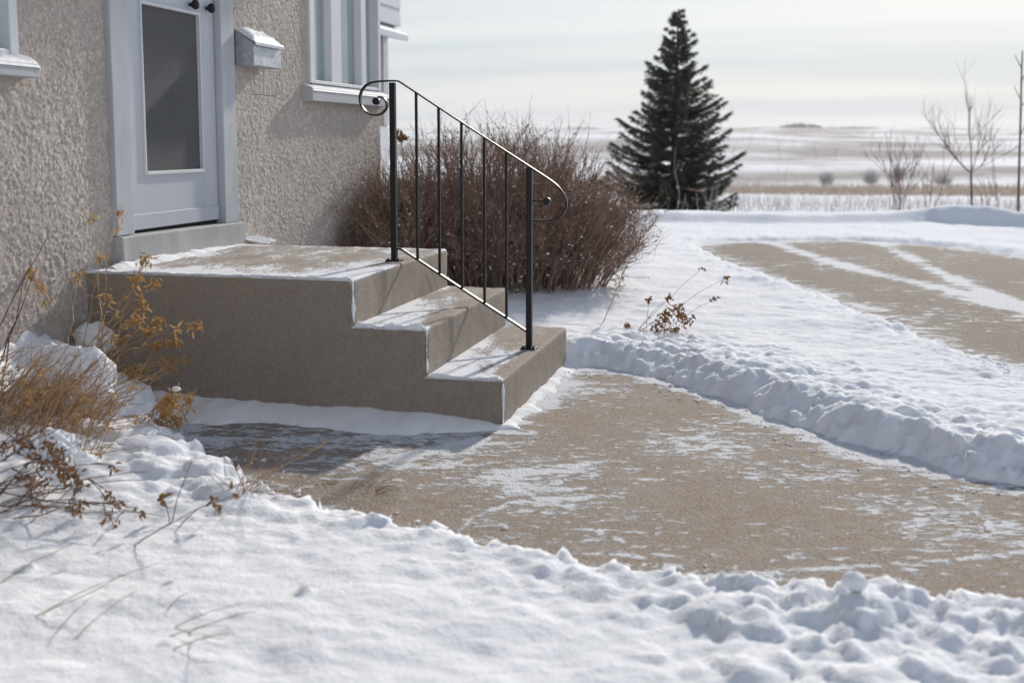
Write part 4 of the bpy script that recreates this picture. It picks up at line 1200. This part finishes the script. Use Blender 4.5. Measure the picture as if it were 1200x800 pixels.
# dead plant lying in the far bank, beside the bush
hb = thing('dead_flower', 'small dead flower bent over the bank with dark crumpled heads', 'plant', (0, 0, 0))
sb, lb = MB(), MB(); cs = []
B0 = touch(752, 388, -0.02)
for x, y, n_ in [(795, 365, 26), (780, 372, 26), (805, 375, 16), (770, 383, 20), (760, 352, 9), (784, 348, 8), (735, 381, 7), (790, 385, 14), (850, 326, 6), (822, 315, 2), (838, 350, 3), (800, 392, 12)]:
    b = B0 + rng.normal(0, 0.04, 3) * [1, 0.5, 0]
    tip = ony(x, y, B0[1] + rng.uniform(-0.05, 0.25)); cs.append(curve(b, tip, 0.03, 8)); cluster(lb, tip, n_ * 2, 0.020 if n_ > 9 else 0.007, 0.024, 0.007, 0.8)
smooth_tubes(sb, cs, 0.0016, 0.0008); sb.build('stems', M['stemdark'], hb); tag(lb.build('leaves', M['leafbrown'], hb), kind='stuff')
sk = thing('grass_stalk', 'lone reddish grass stalk leaning before the brown bush', 'grass', (0, 0, 0))
sb, lb = MB(), MB(); b = touch(705, 378, -0.02); tip = ony(731, 318, b[1] + 0.1); c = curve(b, tip, 0.0, 8)
smooth_tubes(sb, [c], 0.003, 0.0015)
for k in (4, 5, 6, 7): cluster(lb, c[k], 7, 0.012, 0.04, 0.005, -0.8)
sb.build('stem', M['stem'], sk); lb.build('seed_head', M['leafbrown'], sk)

# snow loads resting on the plants
def blob(name, label, c, r, seed, sub=5, am=1.0):
    bm = bmesh.new(); bmesh.ops.create_icosphere(bm, subdivisions=sub, radius=1)
    co = np.array([v.co[:] for v in bm.verts])
    d = 1 + am * 0.30 * fbm(co[:, 0] * 2 + co[:, 2], co[:, 1] * 2 + 1.7 * co[:, 2], 3, seed) + am * 0.22 * np.abs(fbm(co[:, 0] * 5 + 3 * co[:, 2], co[:, 1] * 5 - 2 * co[:, 2], 4, seed + 4))
    co = co * d[:, None]
    co[:, 2] = np.where(co[:, 2] < 0, co[:, 2] * 0.75, co[:, 2])
    co = co * r + c
    for v, p_ in zip(bm.verts, co): v.co = p_
    me = bpy.data.meshes.new(name); bm.to_mesh(me); bm.free()
    return tag(link(name, me, M['snow'], smooth=True), label, 'snow')
def pix(x, y, Yp): return ony(x, y, Yp)
blob('snow_load', 'rounded load of snow weighing on the dense orange stems', pix(86, 458, 3.60), (0.165, 0.10, 0.165), 3)
blob('snow_load', 'lower shoulder of snow caught on the right of the orange stems', pix(128, 494, 3.55), (0.085, 0.07, 0.095), 5)
blob('snow_load', 'snow heap on the bed between the orange stems and stucco', pix(15, 450, 3.95), (0.20, 0.14, 0.11), 8)
blob('snow_load', 'small snow pillow in the corner of stucco wall and steps', pix(112, 398, 4.2), (0.09, 0.06, 0.07), 11, 4)
blob('snow_load', 'snow cap draped over the dark curled leaves', pix(58, 535, 3.1), (0.10, 0.09, 0.075), 14)
blob('snow_load', 'tiny snow tuft on the drooping leafy stalk', pix(206, 456, 3.55), (0.016, 0.013, 0.010), 17, 3)

for px_, py_, sd_k, lab in [(1000, 684, 21, 'fist sized chunk of snow at the walkway edge, beside a smaller lumpy one'), (1110, 690, 24, 'squarish chunk of snow at the walkway edge before the thin snow line')]:
    q = touch(px_, py_ + 9); blob('snow_chunk', lab, q + [0, 0, 0.022], (0.027, 0.025, 0.024), sd_k, 4, 0.55)

# ------------------------------------------------------------------ the big bush
bc = np.array([-2.13, 8.2]); bz = ground_z(bc[0], bc[1])
bush = thing('leafless_bush', 'broad reddish brown leafless bush at the corner of the house', 'bush', (0, 0, 0))
sb, tb, lb = MB(), MB(), MB()
NS = 560
cs, rs = [], []
ends = []
for _ in range(NS):
    a = rng.uniform(0, 2 * np.pi); q = math.sqrt(rng.random())
    ox, oy = q * math.cos(a), q * math.sin(a)
    base = np.array([bc[0] + ox * 0.80, bc[1] + oy * 0.55, bz - 0.05])
    hgt = 1.10 * (1 - 0.62 * q ** 2.6) * rng.uniform(0.62, 1.05)
    tip = np.array([bc[0] + ox * 1.12, bc[1] + oy * 0.85, bz + hgt])
    P = curve(base, tip, 0.10 * q * 0.6, 8, 0.06)
    cs.append(P)
for _ in range(110):                             # outliers along the foot of the wall
    base = np.array([rng.uniform(-2.86, -2.45), rng.uniform(7.25, 7.9), bz - 0.05])
    tip = base + [rng.normal(0.02, 0.13), rng.normal(-0.08, 0.16), rng.uniform(0.55, 1.0) * (0.62 + 0.5 * (base[1] - 7.25))]
    tip[0] = max(tip[0], -2.90); P = curve(base, tip, 0.0, 8, 0.05); P[:, 0] = np.maximum(P[:, 0], -2.92); cs.append(P)
NS = len(cs)
smooth_tubes(sb, cs, rng.uniform(0.004, 0.009, NS), 0.0018, 4)
tws, tw2 = [], []
for P in cs:
    d0 = P[-1] - P[0]; d0 /= np.linalg.norm(d0)
    for _ in range(10):
        k = rng.uniform(1.2, 6.8); i_ = int(k); s = P[i_] + (P[i_ + 1] - P[i_]) * (k - i_)
        out_d = np.array([s[0] - bc[0], s[1] - bc[1], 0]) * 0.5
        d = d0 * 0.7 + out_d * 0.6 + rng.normal(0, 0.45, 3) + [0, 0, 0.45]; d /= np.linalg.norm(d)
        ln = rng.uniform(0.12, 0.34)
        T_ = curve(s, s + d * ln, 0.0, 5, 0.10)
        if s[1] < 8.0: T_[:, 0] = np.maximum(T_[:, 0], -2.94)
        tws.append(T_)
        for _ in range(3):
            j = rng.integers(1, 5); d2 = d + rng.normal(0, 0.5, 3) + [0, 0, 0.2]; d2 /= np.linalg.norm(d2)
            tw2.append(curve(T_[j], T_[j] + d2 * rng.uniform(0.05, 0.15), 0, 3, 0.1))
smooth_tubes(tb, tws, rng.uniform(0.0015, 0.0034, len(tws)), 0.0009, 3); smooth_tubes(tb, tw2, rng.uniform(0.001, 0.0019, len(tw2)), 0.0007, 3)
sb.build('stems', M['twig'], bush); tag(tb.build('twigs', M['twig'], bush), kind='stuff')
C_, D_ = [], []
for T_ in tws:
    for _ in range(5):
        j = rng.uniform(0, 3.99); i_ = int(j); C_.append(T_[i_] + (T_[i_+1] - T_[i_]) * (j - i_)); D_.append(rng.normal(0, 0.6, 3) + (T_[-1] - T_[0]) * 4)
leaves(lb, C_, D_, rng.uniform(0.012, 0.028, len(C_)), rng.uniform(0.0025, 0.006, len(C_)), 0.4)
tag(lb.build('dead_leaves', M['budleaf'], bush), kind='stuff')
# dried seed head standing above the twigs by the post
sh = MB(); p_ = ony(470, 163, 8.0)
smooth_tubes(sh, [curve((p_[0] + 0.05, 8.05, bz + 0.5), p_, 0, 8)], 0.003, 0.002)
cluster(sh, p_, 26, 0.016, 0.045, 0.014, -0.4)
sh.build('seed_head', M['leafbrown'], bush)
# snow caught in the bush and at its foot
bs = MB()
for _ in range(3200):
    P = tws[rng.integers(len(tws))] if rng.random() < 0.85 else cs[rng.integers(NS)]; k = rng.uniform(0.3, len(P) - 1.05); i_ = int(k); s = P[i_] + (P[i_+1] - P[i_]) * (k - i_) + rng.normal(0, 0.004, 3)
    r = rng.uniform(0.0025, 0.008) * (1.35 if s[2] < bz + 0.3 else 1)
    bs.add(IV * r * rng.uniform(0.6, 1.4, (12, 1)) * [1.2, 1.0, 0.8] + s, T=IT)
tag(bs.build('snow_flecks', M['snow'], smooth=True), 'clots of snow caught among the stems of the brown bush', 'snow', kind='stuff')
for x, y, Yp, r in [(500, 200, 0, 0)]: pass

# ------------------------------------------------------------------ spruce
sp_d = 26.0
sp = ony(787, 247, 25.5); sp[2] = ground_z(sp[0], sp[1])
htop = ony(793, 8, 25.5)[2]
SH = htop - sp[2]
spruce = thing('spruce_tree', 'tall dark green spruce standing alone at the yard edge', 'tree', (0, 0, 0))
tk = MB(); smooth_tubes(tk, [curve(sp + [0, 0, -0.2], (sp[0] + 0.08, sp[1], htop - 0.05), 0, 10, 0.004)], 0.10, 0.012, 8)
tk.build('trunk', M['bark'], spruce, smooth=True)
br, nd = [], MB()
twc = []
NW = 25
for w in range(NW):
    f = (w + 0.5) / NW
    z = sp[2] + 0.14 + f * (SH - 0.30)
    rad = 1.78 * (1 - f) ** 0.92 * (1.0 if f > 0.08 else 0.78)
    nb = int(12 - 6 * f)
    off = rng.uniform(0, 6.28)
    for b_ in range(nb):
        a = off + b_ * 2 * np.pi / nb + rng.normal(0, 0.16)
        L0 = max(rad * rng.uniform(0.62, 1.16), 0.07)
        dirn = np.array([math.cos(a), math.sin(a), 0])
        zz = z + rng.normal(0, 0.05)
        base = np.array([sp[0] + 0.08 * f, sp[1], zz])
        t_ = np.linspace(0, 1, 8)[:, None]
        rise = (0.50 * f + 0.02) * L0
        droop = (0.30 * (1 - f)) * L0
        P = base + dirn * L0 * t_ + np.array([0, 0, 1.0]) * (rise * t_ - droop * t_ * (1 - t_) * 2.0 - (1 - f) * 0.10 * L0 * t_ ** 2 + 0.10 * L0 * t_ ** 3)
        br.append(P)
        side = np.array([-dirn[1], dirn[0], 0])
        nt_ = max(int(L0 / 0.060), 3)
        for q in range(nt_):
            tt = 0.12 + 0.88 * (q + rng.random()) / nt_
            k = min(tt * 7, 6.99); i_ = int(k); s = P[i_] + (P[i_+1] - P[i_]) * (k - i_)
            for sg in (-1, 1):
                ln = (0.10 + 0.30 * (1 - tt) * min(L0, 1.2)) * rng.uniform(0.5, 1.2)
                d = dirn * rng.uniform(0.5, 0.9) + side * sg * rng.uniform(0.5, 0.9) + [0, 0, rng.uniform(-0.30, 0.10)]
                d /= np.linalg.norm(d); twc.append((s, s + d * ln))
        twc.append((P[-2], P[-1] + dirn * 0.05))
smooth_tubes(tk2 := MB(), br, 0.016, 0.004, 4)
tk2.build('branches', M['bark'], spruce)
A0 = np.array([a for a, b in twc]); A1 = np.array([b for a, b in twc])
Dv = A1 - A0; Lv = np.linalg.norm(Dv, axis=1); Dn = Dv / Lv[:, None]
NPN = 22
N = len(A0)
t_ = rng.random((N, NPN)); c0 = A0[:, None] + Dv[:, None] * t_[..., None]
rd_ = rng.normal(0, 1, (N, NPN, 3)); rd_ -= (rd_ * Dn[:, None]).sum(-1, keepdims=True) * Dn[:, None]; rd_ /= np.linalg.norm(rd_, axis=-1, keepdims=True)
nv = rd_ * 0.75 + Dn[:, None] * 0.75
nl = rng.uniform(0.035, 0.075, (N, NPN, 1))
sd_ = np.cross(nv, rng.normal(0, 1, (N, NPN, 3))); sd_ /= np.linalg.norm(sd_, axis=-1, keepdims=True)
wv = 0.0075
V = np.stack([c0 - sd_ * wv, c0 + sd_ * wv, c0 + nv * nl + sd_ * wv * 0.4, c0 + nv * nl - sd_ * wv * 0.4], 2).reshape(-1, 3)
nd.add(V, np.arange(len(V)).reshape(-1, 4))
tag(nd.build('crown', M['needle'], spruce), kind='stuff')
print('spruce', SH, N * NPN)

# ------------------------------------------------------------------ bare saplings and shrubs beyond the berm
def grow(base, dirn, ln, rad, depth, acc, spread=0.5, up=0.25):
    dirn = dirn / np.linalg.norm(dirn)
    K = 6; P = [np.array(base, float)]; d = dirn.copy()
    for k in range(K - 1):
        d = d + rng.normal(0, 0.07, 3) + [0, 0, 0.03]; d /= np.linalg.norm(d); P.append(P[-1] + d * ln / (K - 1))
    acc.append((np.array(P), rad, depth))
    if depth == 0: return
    for _ in range(rng.integers(3, 6)):
        k = rng.integers(2, K); nd_ = d * 0.8 + rng.normal(0, spread, 3) * [1, 1, 0.5] + [0, 0, up]
        grow(P[k], nd_, ln * rng.uniform(0.45, 0.7), rad * 0.55, depth - 1, acc, spread, up)
def bare(name, label, px, py, Yd, ptop, nstem, mats, cat, lean=0.15, depth=2, group=None, dirs=None, rad=0.02, split=True):
    b = ony(px, py, Yd); b[2] = ground_z(b[0], b[1]) - 0.05
    hh = ony(px, ptop, Yd)[2] - b[2]
    root = thing(name, label, cat, (0, 0, 0), group)
    acc = []
    for s in range(nstem):
        d = np.array([0, 0, 1.0]) + rng.normal(0, lean, 3) * [1, 1, 0]
        if dirs: d = np.array([dirs[s % len(dirs)], rng.normal(0, 0.1), 1.0])
        grow(b + rng.normal(0, 0.03 * (nstem > 1), 3) * [1, 1, 0], d, hh * rng.uniform(0.55, 0.75) * (1 if not dirs else rng.uniform(0.8, 1.0)), rad * rng.uniform(0.7, 1.0), depth, acc, 0.42, 0.3)
    t1, t2 = MB(), MB()
    for P, r, dp in acc:
        (t1 if dp == depth else t2).add(*tubes([P], [np.linspace(r, r * 0.45, 6)], 5))
    t1.build('trunk' if nstem == 1 else 'stems', mats[0], root, smooth=True); tag(t2.build('branches', mats[1], root), kind='stuff')
    return root
mt = (M['bark'], M['stemdark'])
# the young tree with a clean stem and a low fork
b = ony(1139, 246, 22.0); b[2] = ground_z(b[0], b[1]) - 0.05
yt = thing('young_tree', 'small bare young tree forking low behind the snow mound', 'tree', (0, 0, 0))
fork = ony(1138, 203, 22.0); t1, t2 = MB(), MB()
t1.add(*tubes([curve(b, fork, 0, 6, 0.01)], [np.linspace(0.024, 0.018, 6)], 7))
acc = []
for x, y, rr in [(1136, 135, 0.02), (1110, 175, 0.014), (1152, 150, 0.014), (1165, 178, 0.010), (1105, 165, 0.010)]:
    e = ony(x, y, 22.0 + rng.normal(0, 0.2)); Pm = curve(fork, e, -0.05, 6, 0.03); t2.add(*tubes([Pm], [np.linspace(rr * 0.7, rr * 0.3, 6)], 5))
    for _ in range(6):
        k = rng.integers(2, 6); d = (e - fork) * 0.8 + rng.normal(0, 0.3, 3) + [0, 0, 0.35]; grow(Pm[k], d, rng.uniform(0.3, 0.75), 0.0055, 1, acc, 0.4)
for P_, r, dp in acc: t2.add(*tubes([P_], [np.linspace(r, r * 0.4, 6)], 4))
t1.build('trunk', M['bark'], yt, smooth=True); tag(t2.build('branches', M['stemdark'], yt), kind='stuff')
sp_ = thing('sapling', 'tall thin dark sapling beside the right end of the berm', 'tree', (0, 0, 0))
b = ony(1193, 258, 20.0); b[2] = ground_z(b[0], b[1]) - 0.05
tP = catmull([b, ony(1194, 200, 20.0), ony(1196, 130, 20.0), ony(1197, 85, 20.0), ony(1198, 60, 20.0)], 5)
t1, t2 = MB().add(*tubes([tP], [np.linspace(0.022, 0.010, len(tP))], 7)), MB()
for x, y, ex, ey in [(1197, 118, 1188, 100), (1197, 80, 1189, 64), (1195, 160, 1203, 140), (1197, 96, 1208, 74), (1196, 125, 1206, 112)]:
    e = ony(ex, ey, 20.0 + rng.normal(0, 0.1)); t2.add(*tubes([curve(ony(x, y, 20.0), e, -0.02, 6, 0.05)], [np.linspace(0.010, 0.004, 6)], 5))
t1.build('trunk', M['bark'], sp_, smooth=True); tag(t2.build('branches', M['bark'], sp_), kind='stuff')
bare('bare_shrub', 'many stemmed leafless shrub with reddish foot behind the berm', 1050, 254, 22.0, 165, 7, (M['twig'], M['stemdark']), 'shrub', 0.30, 2, rad=0.012)
bare('bare_shrub', 'pair of crossing leafless stems between shrub and young tree', 1088, 250, 23.0, 150, 3, (M['stemdark'], M['stemdark']), 'shrub', 0.22, 1, rad=0.010)
bare('bare_shrub', 'slender leafless stem between the young tree and sapling', 1172, 250, 23.0, 180, 2, (M['stemdark'], M['stemdark']), 'shrub', 0.12, 1, rad=0.008)
bare('bare_shrub', 'small leafless shrub low behind the thin sapling', 1158, 252, 22.0, 205, 4, (M['twig'], M['stemdark']), 'shrub', 0.25, 1, rad=0.007)

# weeds poking from the field snow: nobody could count them
wd = MB(); cs = []
for _ in range(2600):
    Yd = rng.uniform(19, 75); px = rng.uniform(-100, 1500) if rng.random() < 0.4 else rng.uniform(820, 1300)
    b = ony(px, 240, Yd); b[2] = ground_z(b[0], b[1]) - 0.02
    if b[0] < -6 and Yd < 24: continue
    hgt = rng.uniform(0.12, 0.55) * (1 + (rng.random() < 0.1) * 1.1)
    tip = b + [rng.normal(0, 0.12), rng.normal(0, 0.12), hgt]; cs.append(curve(b, tip, 0, 4, 0.1))
smooth_tubes(wd, cs, 0.006, 0.003, 3)
tag(wd.build('field_weeds', M['fartree']), 'thin dead weeds poking out of the snowy field', 'weeds', kind='stuff')
# strip of tall dry grass across the field
N = 42000
Yg = rng.uniform(122, 168, N) + rng.normal(0, 3, N); Xg = rng.uniform(-160, 130, N)
zg = np.array([ground_z(a, b_) for a, b_ in zip(Xg, Yg)])
hg_ = rng.uniform(0.4, 1.25, N) * (0.7 + 0.5 * fbm(Xg / 9, Yg / 9, 3, 4)); ln_ = rng.normal(0, 0.16, (N, 2)); wg = rng.uniform(0.025, 0.055, N)
V = np.zeros((N, 3, 3)); V[:, 0] = np.stack([Xg - wg, Yg, zg - 0.05], 1); V[:, 1] = np.stack([Xg + wg, Yg, zg - 0.05], 1); V[:, 2] = np.stack([Xg + ln_[:, 0], Yg + ln_[:, 1], zg + hg_], 1)
tag(MB().add(V.reshape(-1, 3), T=np.arange(N * 3).reshape(-1, 3)).build('dry_grass_strip', M['reed']), 'strip of tall tan dry grass crossing the snowy field', 'grass', kind='stuff')

# round field trees
def round_tree(label, px, ybase, ytop, Yd, wpx):
    b = ony(px, ybase, Yd); b[2] = ground_z(b[0], b[1]) - 0.1
    top = ony(px, ytop, Yd)[2]; hh = top - b[2]; sc = Yd / F * 1.03
    rx = wpx / 2 * sc; rz = hh * 0.30
    root = thing('field_tree', label, 'tree', (0, 0, 0), 'round trees in the field')
    t = MB(); smooth_tubes(t, [curve(b, (b[0], b[1], top - rz * 1.1), 0, 6, 0.02)], 0.07, 0.035, 6); t.build('trunk', M['fartree'], root)
    cc = np.array([b[0], b[1], top - rz])
    n = 330; u = rng.normal(0, 1, (n, 3)); u /= np.linalg.norm(u, axis=1, keepdims=True); rr_ = rng.random(n) ** 0.45 * (1 + 0.35 * fbm(u[:, 0] * 2 + px, u[:, 2] * 2 + u[:, 1], 2, 8))
    e = cc + u * rr_[:, None] * [rx, rx, rz] * rng.uniform(0.85, 1.1, (n, 1)); s = np.array([b[0], b[1], top - rz * 2.0]) * 0.55 + e * 0.45
    P = s[:, None] + (e - s)[:, None] * np.linspace(0, 1, 3)[None, :, None]
    c = MB().add(*tubes(P, np.broadcast_to([0.018, 0.014, 0.008], (n, 3)), 3)); tag(c.build('crown', M['fartree'], root), kind='stuff')
round_tree('round leafless field tree standing alone nearest the spruce', 968, 236, 198, 112, 23)
round_tree('pale round field tree second along from the spruce', 1020, 232, 196, 118, 25)
round_tree('narrow round field tree behind the many stemmed shrub', 1052, 232, 190, 118, 22)
round_tree('broad low field tree left of the young tree', 1104, 230, 200, 122, 27)

# groves on the skyline
def grove(label, px0, px1, ytop, Yd, n, mat):
    m_ = MB(); a = ony(px0, 160, Yd)[0]; b_ = ony(px1, 160, Yd)[0]
    for _ in range(n):
        x = rng.uniform(a, b_); y = Yd + rng.uniform(-30, 30); z = ground_z(x, y); f = 1 - abs((x - (a + b_) / 2) / ((b_ - a) / 2)) ** 2
        hgt = (ony(600, ytop, Yd)[2] - z) * (0.35 + 0.65 * f) * rng.uniform(0.6, 1.0); hgt = max(hgt, 2)
        r = (b_ - a) / 16 * rng.uniform(0.7, 1.2)
        m_.add(IV * rng.uniform(0.75, 1.15, (12, 1)) * [r, r, hgt * 0.55] + [x, y, z + hgt * 0.45], T=IT)
    return tag(m_.build('distant_grove', mat), label, 'trees', kind='stuff')
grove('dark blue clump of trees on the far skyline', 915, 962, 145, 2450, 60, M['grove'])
grove('low faint clump of trees right of the dark skyline grove', 968, 1030, 149, 2500, 40, M['fartree'])
grove('faint clump of trees on skyline between bush and spruce', 665, 700, 149, 2450, 30, M['fartree'])
# bare trees scattered thinly over the rolling slope
hm = MB()
for _ in range(46):
    Yd = rng.uniform(330, 900); b = ony(rng.uniform(640, 1260), 180, Yd); b[2] = ground_z(b[0], b[1]) - 0.3
    acc = []; grow(b, np.array([0, 0, 1.0]), rng.uniform(2.5, 5.5), 0.10, 2, acc, 0.55)
    for P_, r, dp in acc: hm.add(*tubes([P_], [np.linspace(r, r * 0.5, 6)], 3))
tag(hm.build('slope_trees', M['fartree']), 'faint bare trees dotted thinly over the far snowy slopes', 'trees', kind='stuff')

# ------------------------------------------------------------------ winter air
hz = MB().box((-5200, -4200, -14), (6400, 6700, 62)).build('haze', None)
hk_ = bpy.data.materials.new('haze_air'); hk_.use_nodes = True
ht = hk_.node_tree
for n_ in list(ht.nodes):
    if n_.type != 'OUTPUT_MATERIAL': ht.nodes.remove(n_)
pv = ht.nodes.new('ShaderNodeVolumePrincipled')
pv.inputs['Color'].default_value = (0.95, 0.96, 0.98, 1); pv.inputs['Anisotropy'].default_value = 0.38; pv.inputs['Density'].default_value = 0.00014
ht.links.new(pv.outputs[0], [n_ for n_ in ht.nodes if n_.type == 'OUTPUT_MATERIAL'][0].inputs['Volume'])
hz.data.materials.append(hk_)
tag(hz, 'pale winter haze lying over the snowy fields', 'haze', kind='stuff')
